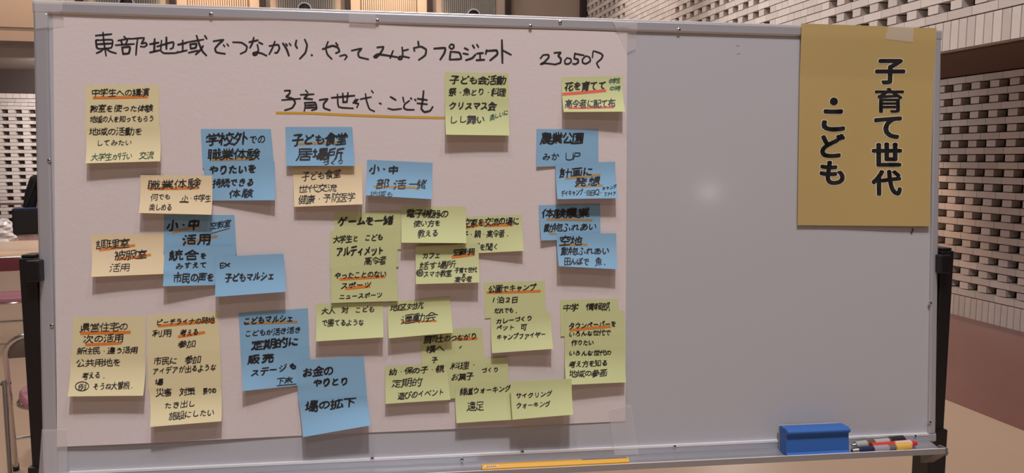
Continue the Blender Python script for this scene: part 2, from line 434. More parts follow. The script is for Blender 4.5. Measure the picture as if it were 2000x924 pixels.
# ------------------------------------------------------------------ writing: pen strokes as thin ribbons lying on a sheet
# note texts first, then the pen strokes of each character in order of first use (x, y pairs on a 64 grid, -1 lifts the pen)
NOTES = '''
N yellow 167,166 311,166 311,250 167,251 1 1 yellow sticky note topmost at the poster's upper left, first line underlined in orange
t 中学生への講演 179 291 180 179 16 2.1
u 181 191 288.5 189 5.5 orange
t 教室を使った体験 176 299 211 210 15 1.9
t 地域の人を知ってもらう 176 301 232 231 14 1.8
N yellow 166,249 312,246 313,315 167,319 2 12 yellow sticky note at the poster's upper left whose last line is written in green
t 地域の活動を 174 278 256 255 16 1.9
t してみたい 186 256 278 277 13 1.8
t 大学生が行い_交流 177 299 306 302 15 1.8 green
N blue 392,252 529,252 535,320 396,329 1 1 blue sticky note with an ochre underline, topmost of the left pair of large blue notes
t 学校外 402 484 270 269 25 4.2
t での 486 519 271 270 19 2.4
t 職業体験 406 507 300 299 22 3.2
u 413 312 500 310 5 ochre
N blue 398,318 536,315 537,391 401,392 2 12R blue sticky note with three lines and no underline, its left edge under a cream note
t やりたいを 408 501 331 328 20 4.0
t 持続できる 416 496 357 354 18 3.0
t 体験 446 496 377 375 17 2.8
N cream 274,342 414,343 413,419.5 271,416 3 13 cream sticky note with an orange underlined heading, lapping over the blue note on its right
t 職業体験 286 391 360 357 20 2.2
u 288 369 386 367 5 orange
t 何でも 293 332 384 383 14 1.7
t 小・中学生 354 411 386 386 14 1.8
u 349 394.5 367 395 3.2 ink
t 楽しめる 291 335 404 404 15 1.8
N cream 176.5,458 320,457 321,535 178,541 1 13 cream sticky note with two short orange underlines, leftmost of the middle rows
u 191 489 262 479.5 5 orange
u 224.5 508 293 498 5 orange
t 調理室 186 253 477 474 19 2.1
t 被服室 221 286 499 495 19 2.2
t 活用 213 252 522 521 17 1.9
N blue 320,420 458,420 462,498 320,497 1 1 blue sticky note with two slanting ochre strokes and small thin words at top right
u 336 454 390 440 5 ochre
u 356 475 425 461 4.5 ochre
t 小・中 327 389 440 437 21 4.8
t 空教室 410 451 441 434 14 1.6
t 活用 354 415 467 465 21 4.4
u 412 456.5 448.5 446 1.2 ink
N blue 320,483 460,481 462,556 318,559 2 12L blue sticky note with three lines, right corner covered by the blue note starting Ex
t 統合 328 388 497 496 22 4.2
t を 390 404 499 498 14 2.4
t みすえて 342 404 519 516 14 2.3
t 市民の声を 338 419 542 540 20 3.0
N blue 418,502 553.5,495.5 558,570 420,580 3 14 blue sticky note starting with Ex above one line of bold writing
t Ex 427 448 518 517 15 2.6
t 子どもマルシェ 438 535 542 538 19 3.6
N blue 557,248 688,248 692.6,324 559.5,324 2 8 blue sticky note with heavy writing, directly above the cream note under the subtitle
u 577 281 661 279 5 ochre
t 子ども食堂 570 678 271 269 24 4.3
t 居場所 580 670 300 298 25 4.3
t づくり 629 672 318 315 11 1.9
N cream 571,327 705.6,321 708,399 574.6,404 1 13 cream sticky note with three lines, directly below a blue note under the subtitle
t 子ども食堂 589 665 344 338 18 1.9
t 世代交流 583 657 368 365 16 1.9
t 健康・予防医学 583 694 389 383 18 1.9
N blue 717,312 845,318 843,389 714,381.5 3 15 blue sticky note tilted down to the right, with an ochre underline through its middle
u 729 364 817 367 4.5 ochre
t 小・中 722 777 328 331 17 4.0
t 部活 731 797 357 359 20 3.4
t 一緒 798 832 358 359 20 2.4
t 地域も 723 769 377 379 12 1.6
N lime 652,416 783,413 784,487 654,490 1 1 lime sticky note with one heavy line, topmost of the column of three, half hidden
t ゲームを一緒 660 767 431 429 20 3.8
N lime 645,452 774,448 778.6,521 645,525 2 1 lime sticky note in the middle of the column of three, long heavy katakana line
t 大学生と_こども 651 749 466 462 15 2.3
t アルティメット 657 750 490 487 20 3.5
t 高令者 711 755 509 506 17 2.0
N lime 645.5,522 774,518 777.5,588 647,592 3 3 lime sticky note lowest of the column of three, with two orange underlines
u 663 545.5 752.6 540 5.5 orange
u 673.6 564 723 559 5.5 orange
t やったことのない 653 755 538 534 15 2.3
t スポーツ 665 725 557 555 14 2.4
t ニュースポーツ 662 747 579 575 12 2.1
N lime 784,404 910,403.5 911,475 784,474 5 15 lime sticky note overlapping two other lime notes, three plain lines, near the poster's middle
t 電子機器の 793 877 415 417 17 2.3
t 使い方を 808 861 436 435 14 2.1
t 教える 816 856 456 453 16 2.3
N lime 880,424 1019,419 1023,490 882,497 1 11R lime sticky note with a long orange underlined top line, left side tucked under another
u 908 445 947 436 5.5 orange
u 950 441 1002 439 6 orange
t 空家を交流の場に 905 1015 435 430 17 2.3
t 子・親・高令者. 903 998 457 454 15 2.1
t ニーズを聞く 897 975 482 481 15 2.0
N lime 811.6,481 935,476 936.5,552 812,555 2 12 lime sticky note with a circled character at left and a short orange underline top right
u 882 503 927.6 497 5.5 orange
t カフェ 824 861 499 497 14 2.1
t 空家利用 885 928 492 490 13 2.3
t 話す場所 820 890 519 515 15 2.0
c 820 533.5 6.5 6 1.8
t 例 814.5 825 533.5 533.5 9 1.7
t スマホ教室 827 882 535 533 14 2.0
t 子育て世代 888 931 528 526 11 2.0
t の 903 909 537 537 6 1.8
t 高令者 888 922 546 544 12 2.0
N lime 617,593 748,590.6 749,659 617,667 4 15 lime sticky note with two plain lines above an empty lower half, left of centre
t 大人_対_こども 628 732 607 603 14 2.0
t で勝てるような 628 711 631 629 15 2.1
N lime 756,590 879,580 884.6,650 759,661 4 15 lime sticky note with a thin orange line under its big middle words
t 地区対抗 762 827 602 595 14 2.0
u 784 629 853 628 3.5 orange
t 運動会 784 853 624 617 20 2.1
N lime 820,645 941,640 948,708 824,716 1 1.5 lime sticky note with an orange bar at its top right and a ditto mark below
u 888 663 932.6 661 5.5 orange
t 親同士のつながり 828 931 663 656 15 2.2
t 横へ 833 868 682 679 15 2.3
t 〃 895 903 678 677 9 1.8
t 子 843 854 703 702 12 2.0
N lime 752,716 872,709 879.6,781 753,789 3 10 lime sticky note with three lines, leftmost of the lower group of lime notes
t 幼・保の子・親 760 867 726 719 14 2.2
t 定期的 766 824 749 745 17 2.1
t 遊びのイベント 777 868 773 765 15 2.1
N lime 868,706 992,698 994,770 876,779 2 2 lime sticky note with two stacked words at left and a small word at right
t 料理・ 881 934 715 711 15 2.1
t づくり 940 974 723 721 11 1.9
t お菓子 881 925 736 733 15 2.1
N lime 888,755 998,748 1001,820 891.5,826.6 4 12 lime sticky note, lowest of all the lime ones, with one two-character word below centre
t 緑道ウォーキング 899 998 765 758 15 2.2
t 遠足 913 945 794 793 19 2.2
N lime 997,745 1116.6,739.6 1120,810 1001,820 5 14 lime sticky note with two katakana lines, bottom right of the lower group
t サイクリング 1007 1079 774 769 13 2.0
t ウォーキング 1008 1076 793 789 13 2.0
N lime 944.7,552 1064,549 1066,613 947,622 1 1 lime sticky note with an orange underlined top line and the figures 1 and 2
u 950.6 571.5 1056 568.5 5 orange
t 公園でキャンプ 954 1047 565 559 15 2.3
t 1泊2日 957 1012 585 585 13 2.1
t だれでも. 965 1013 606 605 12 2.1
N lime 958,618 1076,611 1080.5,681.5 961,690 2 13 lime sticky note with three small lines, lapped over the foot of the one above it
t カレーづくり 969 1040 627 621 12 2.1
t ペット_可 970 1029 640 638 13 2.1
t キャンプファイヤー 970 1067 659 653 13 2.2
N lime 1094,586 1208,583 1211,655 1095,657 1 1 lime sticky note with the small figure 20, mostly covered, at the poster's right edge
t 中学_情報部 1100 1190 601 596 15 2.1
t 20人 1172 1193 607 606 8 1.8
N lime 1102,609 1220,607 1222,683 1103,684 2 1 lime sticky note with an orange slanted underline at the poster's right edge
u 1112 645 1193 637.5 5.5 orange
t タウンペーパーを 1111 1204 636 631 13 2.2
t いろんな世代で 1111 1193 652 648 12 2.0
t 作りたい 1116 1160 669 668 12 2.1
N lime 1103,680 1222,676 1222.6,747 1105.7,752 3 12 lime sticky note with three plain lines, lowest at the poster's right edge
t いろんな世代の 1111 1195 690 688 12 2.1
t 考え方を知る 1112 1188 712 708 14 2.1
t 地域の参画 1113 1186 730 728 14 2.1
N yellow 143,619 285,618 283,697 140,697 1 1 yellow sticky note with two thick orange underlines, top of the lower left stack
u 156.5 651 255 649 6.5 orange
u 166 673.6 237 670 5.5 orange
t 県営住宅の 157 251 639 637 18 2.1
t 次の活用 162 242 661 659 16 2.1
t 新住民・違う活用 151 269 685 683 14 2.0
N yellow 137,693 283.6,691 279.6,773 132,774.5 2 15 yellow sticky note with a circled character in its last line, at the lower left
t 公共用地を 147 236 709 707 17 2.1
t 考える. 158 206 735 732 15 2.0
c 158.5 755.5 13 8.5 1.8
t 例 151 166 755.5 755.5 12 1.9
t そうね大曽根. 180 263 756 752 15 1.9
N yellow 289,616 425.7,609.5 430,683 288,690 1 1 yellow sticky note with two slanting orange underlines, topmost of the three-note column
u 308 637 417.5 627 5.5 orange
u 347 658 400 649 5.5 orange
t ピーチライナの跡地 305 419 629 624 14 2.0
t 利用 298 336 651 649 15 2.0
t 考える 352 388 650 647 14 2.0
t 参加 348 382 672 670 15 2.0
N yellow 288,688 430,681 432,752 290,759 2 1 yellow sticky note in the middle of the three-note column, ending in one single character
t 市民に_参加 300 392 705 700 16 2.0
t アイデアが出るような 298 423 724 716 15 2.0
t 場 301 320 745 745 13 2.1
N yellow 290,757 431.5,750 432.4,823 293,834 3 16 yellow sticky note at the bottom of the three-note column, lines stepping to the right
t 災害_対策 304 380 767 763 17 2.1
t 祭りの 396 422 764 762 13 2.0
t たき出し 319 380 794 788 15 2.1
t 施設にしたい 329 418 813 805 15 2.1
N blue 466,612 601.5,602 604,682 470,689 1 1 blue sticky note with an ochre underlined heading, top of the lower blue group
u 478 631.5 581 628.6 5 ochre
t こどもマルシェ 475 573 626 620 16 3.2
t こどもが活き活き 478 588 651 643 14 2.1
t 定期的に 491 585 674 665 19 4.0
N blue 470,687 604,676 608,750 473.4,764 2 13L blue sticky note with a short black underline at its bottom right
t 販売 481 537 703 698 18 4.2
t ステージ 489 560 730 716 16 3.0
t も 565 579 715 714 15 4.0
t 下末 539 571 744 741 13 2.2
u 540 753.7 578.7 750 1.8 ink
N blue 578.6,704 710,696.7 716.7,777 583,786 3 1 blue sticky note with two heavy lines, directly above the lowest blue note
t お金の 590 652 726 722 20 4.0
t やりとり 611 681 747 743 18 4.2
N blue 583,783 716,775 723.4,831 591.8,854 4 17 blue sticky note lowest on the poster, its bottom edge slanting up to the right
t 場の拡下 596 694 795 783 22 4.2
N blue 1048,252 1168.5,253 1169,322 1048,326 1 3L blue sticky note with the letters UP, topmost at the poster's right
t 農業公園 1056 1140 269 268 22 3.8
t みか 1059 1092 305 304 16 2.2
t UP 1105 1133 305 303 22 2.2
N blue 1084.5,319.6 1201.4,316 1207.8,387 1089,389 2 14 blue sticky note with two ochre underlines and the letters BBQ
u 1104.5 348.5 1173.7 341 4.5 ochre
u 1126 364 1178 362 4.5 ochre
t 計画に 1093 1160 336 334 19 3.3
t 発想 1122 1175 354 352 18 3.6
t デイキャンプ・ 1096 1146 377 374 13 2.0
t BBQ・ 1147 1178 376 375 14 2.0
t キャンプ 1177 1206 368 363 9 1.6
t ファイア 1180 1203 379 377 9 1.6
N blue 1052,401 1172,398 1173,466 1057,470 1 6L blue sticky note with a long ochre underline, third from the top at the poster's right
u 1067.7 428.5 1157 430 4.5 ochre
u 1072.4 456.5 1086 456 4 ochre
t 体験農業 1059 1151 416 414 19 3.0
t 動物ふれあい 1063 1166 444 441 17 2.3
N blue 1087,456 1203.7,456 1206.6,526 1091.5,520 2 13 blue sticky note with a short ochre underline, lowest at the poster's right
u 1097 478.7 1148 478 4.5 ochre
t 空地 1093 1137 469 468 19 3.2
t 動物ふれあい 1097 1192 490 489 16 2.3
t 田んぼで_魚. 1102 1188 510 510 16 2.4
N lime 868.7,141 993,143 994,198 869,196 1 1 lime sticky note beside the right end of the gold subtitle line, topmost of two
t 子ども会活動 879 988 155 155 18 3.0
t 祭・魚とり・料理 877 988 178 179 16 2.5
N lime 868.7,194 994,193 995,264.7 871,263 2 13 lime sticky note with a small dark green scribble at its right side
t クリスマス会 877 969 205 206 17 3.2
t しし舞い 877 948 231 232 18 2.8
t 楽しいに 957 993 229 218 12 1.8 teal
N lime 1096.7,151 1216,148 1221,218 1101,218.7 1 16 lime sticky note with two red underlines below the date figures
u 1099 183.5 1185 176 6 red
u 1110 211 1199.6 209 4 red
t 花を育てて 1104 1185 167 165 19 3.4
t 中学生 1190 1212 158 155 11 1.7 teal
t の時 1192 1213 172 171 10 1.7 teal
t 高令者に配て布 1104 1203 201 200 18 2.7
'''
GLYPH_DATA = [
[30,9,30,57,-1,9,24,9,47,51,47,51,24,-1,9,28,51,28],
[20,9,24,8,30,10,30,29,32,31,38,34,40,38,-1,7,25,54,25,-1,43,38,17,38,-1,8,41,8,48,43,49,53,48,53,41,-1,17,48,17,53,15,55,12,57,-1,31,48,32,53,29,58,-1,44,49,45,53,48,57],
[7,10,54,10,-1,30,11,30,57,-1,13,29,49,29,-1,8,38,13,46,14,47,-1,51,46,14,47,-1,14,47,16,56],
[53,17,38,32,32,40,27,45,23,44,9,27],
[31,13,34,12,43,15,47,19,50,23,52,31,51,38,50,41,45,47,37,50,25,50,19,47,13,42,9,33,9,25,12,19,17,16,21,18,24,22,28,31,31,50],
[7,9,8,25,20,25,20,12,8,12,-1,29,9,29,33,51,32,51,9,50,8,44,9,-1,25,18,55,18,-1,40,18,40,39,-1,29,25,51,25,-1,8,33,19,33,-1,25,39,55,39,-1,33,39,33,58,-1,46,39,46,58,-1,8,41,19,41,-1,28,47,52,47,-1,5,48,21,48,-1,26,53,54,53,-1,15,54,12,58],
[18,10,22,10,30,15,33,15,-1,53,10,44,15,42,15,-1,8,11,14,26,-1,51,27,51,19,23,19,23,35,50,36,51,27,-1,37,19,37,43,-1,23,27,51,27,-1,12,38,6,41,-1,48,44,25,44,21,47,22,53,52,53,53,52,53,47,-1,37,53,36,58,-1,15,54,10,56],
[31,9,37,13,42,19,44,19,-1,9,10,12,8,17,9,18,10,18,25,18,27,23,31,24,34,-1,54,10,44,19,-1,44,19,44,25,-1,6,20,18,21,-1,18,22,28,22,32,24,-1,44,25,41,27,38,38,36,40,-1,44,25,46,26,48,30,51,47,-1,7,28,11,31,11,33,14,34,18,35,25,34,27,35,32,35,34,40,-1,18,35,20,42,-1,36,40,34,40,30,42,25,43,6,42,-1,36,40,39,57,-1,16,43,16,57,-1,25,43,25,47,30,56,-1,55,47,38,47,-1,27,50,24,50,23,52,8,52],
[7,10,54,10,-1,30,10,30,27,-1,12,22,49,22,-1,15,31,17,32,25,32,39,33,43,34,46,33,-1,18,32,19,36,24,40,25,43,-1,43,34,42,37,40,39,-1,48,44,13,44,-1,7,47,7,53,31,53,53,53,53,47,-1,31,53,30,57,29,59,27,59],
[46,11,27,11,21,14,20,20,22,23,27,28,33,30,-1,34,20,33,35,29,37,18,36,11,29,-1,33,32,38,33,49,38,-1,18,36,22,48,-1,10,49,31,48,42,50,-1,24,49,25,55],
[13,8,13,45,18,58,-1,21,9,22,9,28,11,31,14,32,16,-1,57,10,54,9,48,10,40,12,35,15,34,16,-1,32,16,34,16,-1,32,16,24,25,22,25,-1,34,16,37,23,38,29,-1,38,29,24,29,23,42,53,42,53,29,38,30,-1,38,29,38,30,-1,38,30,38,57,-1,6,37,10,42,13,43,-1,22,51,55,51],
[25,13,30,12,34,13,44,18,47,22,48,27,47,34,43,37,39,38,27,37,15,33,12,34],
[12,12,18,29,22,45,-1,51,13,38,12,34,14,32,15,31,18,31,23,-1,35,37,50,37,-1,9,45,22,45,34,47,-1,23,46,24,55],
[12,9,12,43,17,57,-1,37,9,37,57,-1,20,19,26,27,33,42,36,44,39,44,40,46,54,46,-1,28,19,46,19,-1,55,19,47,28,41,42,39,44,-1,6,35,8,40,12,41,-1,36,44,34,46,21,46],
[16,9,18,8,22,8,24,10,-1,54,9,48,15,43,23,-1,24,10,26,29,-1,24,10,29,9,31,10,38,16,42,23,42,43,-1,5,12,7,22,-1,12,14,11,22,-1,18,15,16,23,-1,25,18,22,19,20,24,-1,42,23,43,23,44,24,53,25,53,35,31,35,31,25,42,24,-1,26,29,8,29,8,56,25,56,-1,18,29,18,56,-1,26,29,28,31,-1,8,38,24,38,-1,52,47,49,44,42,43,34,44,32,46,-1,56,46,55,45,52,47,43,57,41,57,32,46,31,46,29,45,27,45,24,47,8,47],
[54,19,55,17,55,14,52,10,33,10,29,11,28,14,28,52,-1,7,19,12,21,13,23,-1,40,22,40,57,-1,13,23,21,25,-1,13,23,13,57,-1,46,24,49,24,52,25,52,46,40,44,-1,23,35,28,36,-1,28,39,40,41,-1,6,44,20,44],
[32,10,36,11,42,18,45,19,-1,19,13,19,13,-1,21,16,36,19,39,22,-1,6,18,11,20,12,22,-1,54,18,55,16,55,11,54,10,51,9,48,11,46,18,45,18,45,25,44,26,42,37,42,58,-1,12,22,18,23,-1,12,22,12,57,-1,45,25,48,26,53,39,-1,6,44,17,44,-1,23,49,53,49,-1,53,49,53,54,50,57,-1,24,27,35,27,34,40,24,40,24,27],
[8,10,15,15,22,23,27,34,28,40,30,42,-1,53,10,48,13,41,21,36,29,33,40,30,42,-1,30,42,30,57],
[5,10,7,10,14,18,16,25,17,26,18,34,-1,35,10,35,53,52,52,52,11,-1,35,15,52,15,-1,28,15,20,25,17,26,-1,6,34,18,34,-1,18,34,18,35,-1,29,34,18,35,-1,18,35,18,50,-1,6,42,11,50,12,57,-1,27,50,11,50],
[44,12,39,13,32,16,29,19,26,25,26,33,27,36,29,41,35,46,36,49,-1,9,48,29,50,37,49,39,50,50,51],
[21,30,35,30,-1,21,30,21,19,23,14,29,11,37,11,42,12,47,15,49,21,49,25,48,30,44,34,42,35,-1,21,30,23,45,-1,21,30,15,30,9,32,-1,10,46,19,45,35,45,-1,23,45,24,55],
[20,13,22,11,33,11,41,14,44,15,47,20,48,23,48,28,45,32,42,34,38,35,28,34,15,28,-1,14,25,15,27,15,31,16,44,-1,43,52,41,50,39,50,24,53,21,55],
[20,12,26,11,33,14,39,17,44,24,45,33,44,37,42,39,36,41,25,40,14,38,-1,41,52,31,52,20,54],
[9,9,8,11,14,21,16,26,-1,26,11,51,11,-1,26,11,26,27,39,27,51,27,51,11,-1,39,27,39,54,-1,14,37,7,41,6,40,-1,22,41,55,41,-1,17,53,10,56,-1,24,54,26,53,39,54,40,55,49,57,51,57],
[30,6,30,6,-1,42,10,43,9,49,9,51,11,53,21,54,44,35,44,31,48,5,48,-1,5,11,25,13,28,13,28,12,29,12,-1,28,12,29,11,29,12,34,14,39,24,41,35,41,57,-1,18,12,18,55,-1,7,20,30,20,-1,30,34,29,27,7,27,7,41,29,41,30,34,-1,7,34,30,34,-1,6,55,18,55,28,57],
[50,23,50,21,47,17,43,14,36,11,25,11,20,13,18,16,17,22,18,54],
[30,11,34,11,43,19,45,23,46,27,47,27,48,38,-1,54,24,50,27,47,27,-1,47,29,32,34,20,34,15,33,9,28,8,24,8,18,11,16,16,16,19,19,24,30,25,34,-1,27,35,28,39,32,48,33,52,17,51],
[52,23,47,42,44,47,42,48,-1,29,27,30,23,28,17,25,14,19,14,15,18,12,26,11,38,11,49,14,52],
[7,10,13,13,22,21,25,27,28,36,30,38,-1,55,11,52,10,50,11,42,18,37,25,33,36,30,38,-1,30,38,30,58,-1,30,40,32,41,53,41,-1,30,41,7,41],
[10,13,16,26,20,37,20,42,-1,22,13,23,12,31,12,34,14,36,21,37,28,37,37,36,40,32,43,21,43,21,42,8,41,-1,53,30,51,36,45,47,-1,22,43,23,54,-1,48,52,47,55,-1,55,53,53,58],
[14,9,14,35,15,38,20,45,-1,37,9,43,9,45,10,46,38,-1,6,30,11,34,14,34,-1,26,38,55,38,-1,6,47,10,49,18,58,19,58,-1,29,54,53,54],
[5,10,10,9,16,11,26,16,30,20,-1,56,11,52,9,45,11,36,16,31,20,-1,30,20,31,20,-1,30,20,24,26,21,33,-1,31,20,36,26,40,33,-1,9,34,16,39,20,43,23,44,-1,52,34,45,40,40,43,-1,7,50,53,50,-1,31,50,31,55,29,57,27,58],
[20,10,23,12,26,19,26,30,-1,37,11,37,30,-1,9,11,16,26,-1,54,18,55,16,55,10,54,9,49,9,48,10,47,13,47,30,-1,53,35,52,38,49,40,48,42,46,45,-1,13,37,6,41,-1,23,37,46,38,49,39,-1,27,38,28,42,32,46,33,50,-1,22,50,54,50,-1,38,51,37,57,-1,16,52,9,56],
[14,9,14,45,-1,23,10,28,10,33,13,40,19,-1,57,11,53,10,47,13,40,19,-1,5,17,5,22,9,29,11,35,14,37,-1,40,19,40,21,-1,40,21,43,24,47,33,-1,40,21,36,24,32,33,28,35,-1,21,28,21,30,18,36,14,38,-1,24,34,28,35,-1,28,35,28,37,32,42,-1,53,35,46,44,-1,7,45,21,45,-1,14,45,14,58,-1,27,49,54,49,-1,40,49,40,54,36,59],
[39,9,39,57,-1,5,10,8,10,17,18,22,25,22,29,-1,22,29,24,30,25,32,28,41,29,49,-1,22,29,20,30,14,34,-1,54,29,44,39,39,40,-1,7,35,15,49,16,57,-1,31,50,30,49,15,49],
[44,12,37,13,32,15,29,18,25,26,25,32,27,38,29,41,34,46,35,49,-1,46,34,43,39,-1,53,36,50,42,-1,9,47,49,51],
[18,8,18,55,-1,36,9,37,9,44,16,47,17,-1,26,13,26,34,38,33,38,15,40,13,-1,26,16,38,16,-1,5,17,17,19,-1,47,23,47,17,49,13,51,11,55,13,56,18,55,20,-1,9,18,8,55,-1,47,23,50,25,53,31,53,34,-1,47,23,46,23,45,34,44,58,-1,26,25,38,25,-1,9,31,17,31,-1,24,40,54,40,-1,27,40,26,48,-1,35,40,36,47,35,52,-1,9,43,17,43,-1,53,48,50,54,-1,25,52,38,52,-1,32,52,31,57,-1,6,55,18,55],
[30,9,30,21,-1,5,11,9,10,17,13,25,19,26,21,-1,55,11,52,10,44,13,37,18,35,21,-1,7,22,25,22,26,21,35,21,35,22,54,22,-1,30,21,30,37,-1,12,30,49,30,-1,9,38,51,38,-1,22,38,20,47,-1,39,38,39,42,41,47,-1,7,48,53,48,-1,15,48,16,52,13,57,-1,25,48,25,57,-1,36,48,36,58,-1,46,48,45,51,48,58],
[30,11,24,29,15,49,-1,34,29,44,28,49,31,52,36,51,42,49,44,45,46,36,46,19,40,-1,6,35,9,35,19,39,-1,34,51,28,55],
[21,12,24,11,28,12,34,14,40,19,44,26,45,38,42,47,40,49,36,52,32,52,27,50,23,46,20,41,17,40,-1,16,27,16,46,18,54],
[39,9,43,8,47,9,47,10,47,39,-1,6,10,8,9,11,9,13,10,13,13,13,57,-1,34,16,30,22,-1,5,28,13,29,-1,25,28,55,28,-1,13,31,20,32,-1,25,39,55,39,-1,40,39,40,57,-1,6,46,19,46,-1,28,50,52,50],
[6,8,6,11,8,20,-1,25,9,28,10,33,17,35,21,35,28,-1,15,12,14,20,-1,22,15,20,22,-1,55,17,56,13,54,10,48,9,46,11,45,28,-1,22,27,20,30,19,36,-1,8,28,20,30,-1,8,28,9,32,13,37,14,41,17,42,20,48,-1,54,30,54,36,27,36,27,30,-1,14,41,7,41,8,44,14,57,-1,30,44,52,44,-1,41,44,41,58,-1,27,53,54,53],
[41,11,24,11,18,13,16,15,14,18,15,25,17,26,-1,34,25,43,25,42,29,39,33,39,37,-1,13,37,34,36,49,39,-1,37,37,34,49,-1,13,50,14,48,28,48,41,49,45,51,-1,33,49,32,54,31,56],
[37,12,35,19,32,22,27,23,23,22,21,19,20,17,22,13,25,11,35,11,37,12,42,13,45,15,48,19,48,29,44,33,38,36,27,35,26,36,-1,11,26,19,32,26,36,-1,26,36,26,39,38,48,39,52,-1,27,36,27,37,26,37,-1,17,52,39,52],
[13,9,13,44,18,57,20,59,-1,40,9,48,9,50,10,51,52,-1,25,20,25,40,39,40,39,24,25,24,-1,6,34,6,37,9,40,13,42,-1,23,52,55,52],
[18,10,20,9,28,9,29,9,30,11,30,56,-1,55,22,50,36,45,43,-1,7,22,10,28,15,42],
[30,33,30,33],
[30,9,30,33,-1,6,11,9,11,18,15,25,21,26,24,-1,55,11,52,11,44,15,36,21,35,24,-1,7,25,54,25,-1,39,43,39,34,22,34,21,52,38,52,39,51,39,43,-1,6,34,16,39,-1,54,34,45,40,39,40,-1,21,43,39,43,-1,15,48,14,49,8,54,-1,45,48,48,50,-1,29,52,30,57],
[32,12,36,11,41,13,46,16,49,20,51,26,51,35,46,42,40,45,29,46,18,42,-1,29,20,26,23,-1,26,23,26,26,-1,26,23,20,17,16,15,12,16,9,20,8,25,10,32,15,38,18,39,-1,26,26,28,27,32,34,34,41,35,46,-1,26,26,23,28,20,35,14,51,-1,36,46,37,54],
[8,9,8,25,20,25,20,12,-1,47,9,51,9,53,10,53,55,28,55,28,27,25,13,23,10,20,12,8,12,-1,35,15,35,27,46,27,46,17,35,17,-1,8,33,19,33,-1,34,36,47,36,-1,41,36,41,50,-1,8,41,19,41,-1,35,45,46,45,-1,5,48,21,48,-1,15,53,12,58],
[22,10,55,10,-1,40,11,40,55,-1,6,16,12,17,13,19,20,20,22,22,-1,13,19,13,54,-1,26,22,53,22,-1,40,33,27,34,27,55,52,55,52,33,40,33,-1,7,37,13,37,-1,13,37,19,37,21,39,-1,27,44,52,44,-1,6,54,20,54],
[13,9,13,32,14,37,18,43,19,47,6,47,-1,30,9,36,12,41,17,-1,22,10,27,24,28,49,54,49,56,51,-1,56,10,54,9,51,10,42,17,-1,41,17,42,17,-1,41,17,41,18,-1,42,17,42,18,-1,41,18,42,18,-1,41,18,35,27,32,35,-1,42,18,48,25,51,32,51,35,28,35,-1,21,24,21,26,18,29,18,32,-1,9,29,13,31,-1,18,32,13,32,-1,18,32,21,35,-1,40,35,40,58,-1,52,41,53,49,-1,14,53,12,57],
[16,9,19,8,22,10,22,56,9,56,10,28,8,17,6,10,-1,31,9,31,55,52,55,52,45,50,44,44,44,-1,56,10,54,9,45,16,-1,38,10,45,16,-1,45,16,45,19,-1,45,19,43,21,39,27,37,32,37,36,-1,45,19,47,20,50,25,53,32,53,36,31,36,-1,10,28,22,28,-1,10,42,22,42],
[31,9,31,54,-1,41,9,47,9,50,10,50,54,12,54,12,27,10,16,6,10,-1,51,26,12,27,-1,12,40,51,40],
[8,10,53,10,-1,30,11,30,29,-1,14,29,47,29,-1,10,34,16,37,23,42,-1,51,35,38,42,-1,8,42,8,51,52,51,53,43,-1,31,51,30,56,29,58,28,58],
[23,9,26,10,30,14,33,20,33,29,-1,6,10,7,20,-1,15,11,14,21,-1,22,15,20,21,19,23,-1,55,16,54,10,46,10,45,11,44,13,44,29,-1,23,27,21,30,20,36,-1,7,28,10,29,16,29,21,30,-1,10,29,10,32,14,38,15,41,-1,11,29,11,30,10,31,-1,10,30,11,30,-1,53,34,52,37,50,38,47,44,-1,28,36,50,38,-1,31,36,33,41,37,47,38,50,-1,20,48,17,42,8,41,8,45,15,57,-1,27,50,54,50,-1,40,51,38,58],
[15,9,15,28,46,28,46,12,-1,15,12,46,12,-1,6,39,8,38,13,41,16,42,17,44,24,49,29,54,31,55,-1,55,39,53,39,46,42,38,48,31,55,-1,16,42,18,39,43,39,46,42,-1,31,55,32,57],
[19,12,22,11,26,12,31,15,35,20,37,28,35,36,35,55,37,57,-1,35,23,29,22,25,23,22,26,21,28,21,32,23,36,27,38,35,38,-1,9,47,35,47,-1,53,47,35,48],
[12,12,25,25,26,26,32,25,34,23,36,14,39,12,51,12,-1,28,26,29,30,36,36,37,40,-1,14,39,42,40,-1,40,52,21,54],
[30,9,30,49,-1,12,15,12,37,49,37,49,17,48,16,45,15,41,15,39,16,-1,6,49,54,49,-1,31,49,31,54,29,58,27,59],
[10,11,14,11,27,14,-1,10,11,10,55,47,54,47,42,10,42,-1,51,19,53,16,51,11,49,9,44,10,39,14,36,19,33,24,33,29,-1,10,29,52,29,-1,31,29,30,42],
[6,9,10,15,11,22,12,23,12,35,49,35,49,22,-1,49,22,12,23,-1,30,23,30,35,-1,11,44,51,44,-1,30,44,30,57,-1,7,53,53,53],
[25,14,8,14,8,48,25,48,-1,8,31,25,31],
[4,12,5,12,15,23,-1,28,12,25,13,21,19,15,23,-1,15,23,15,25,-1,15,25,18,27,25,36,29,37,-1,15,25,6,36,2,37],
[20,9,28,9,30,10,31,13,31,41,32,42,42,48,44,50,45,53,-1,6,32,54,32,-1,48,54,12,54],
[48,15,46,12,39,11,24,11,16,15,14,18,14,21,15,26,18,30,23,34,24,36,-1,24,36,27,37,42,45,-1,24,36,16,53,-1,49,49,47,53,-1,55,51,53,56,50,57],
[39,12,31,20,30,24,-1,30,24,25,26,19,32,16,32,-1,30,24,44,37,49,43,50,48,9,48],
[6,13,9,13,12,16,17,25,19,39,19,52,-1,54,28,51,24,42,17,37,15,34,15,34,52,37,55],
[11,14,13,13,18,13,27,17,36,22,47,31,51,37,51,39,-1,19,34,11,39,-1,28,47,20,52],
[12,13,48,13,-1,30,13,30,39,-1,15,39,45,39],
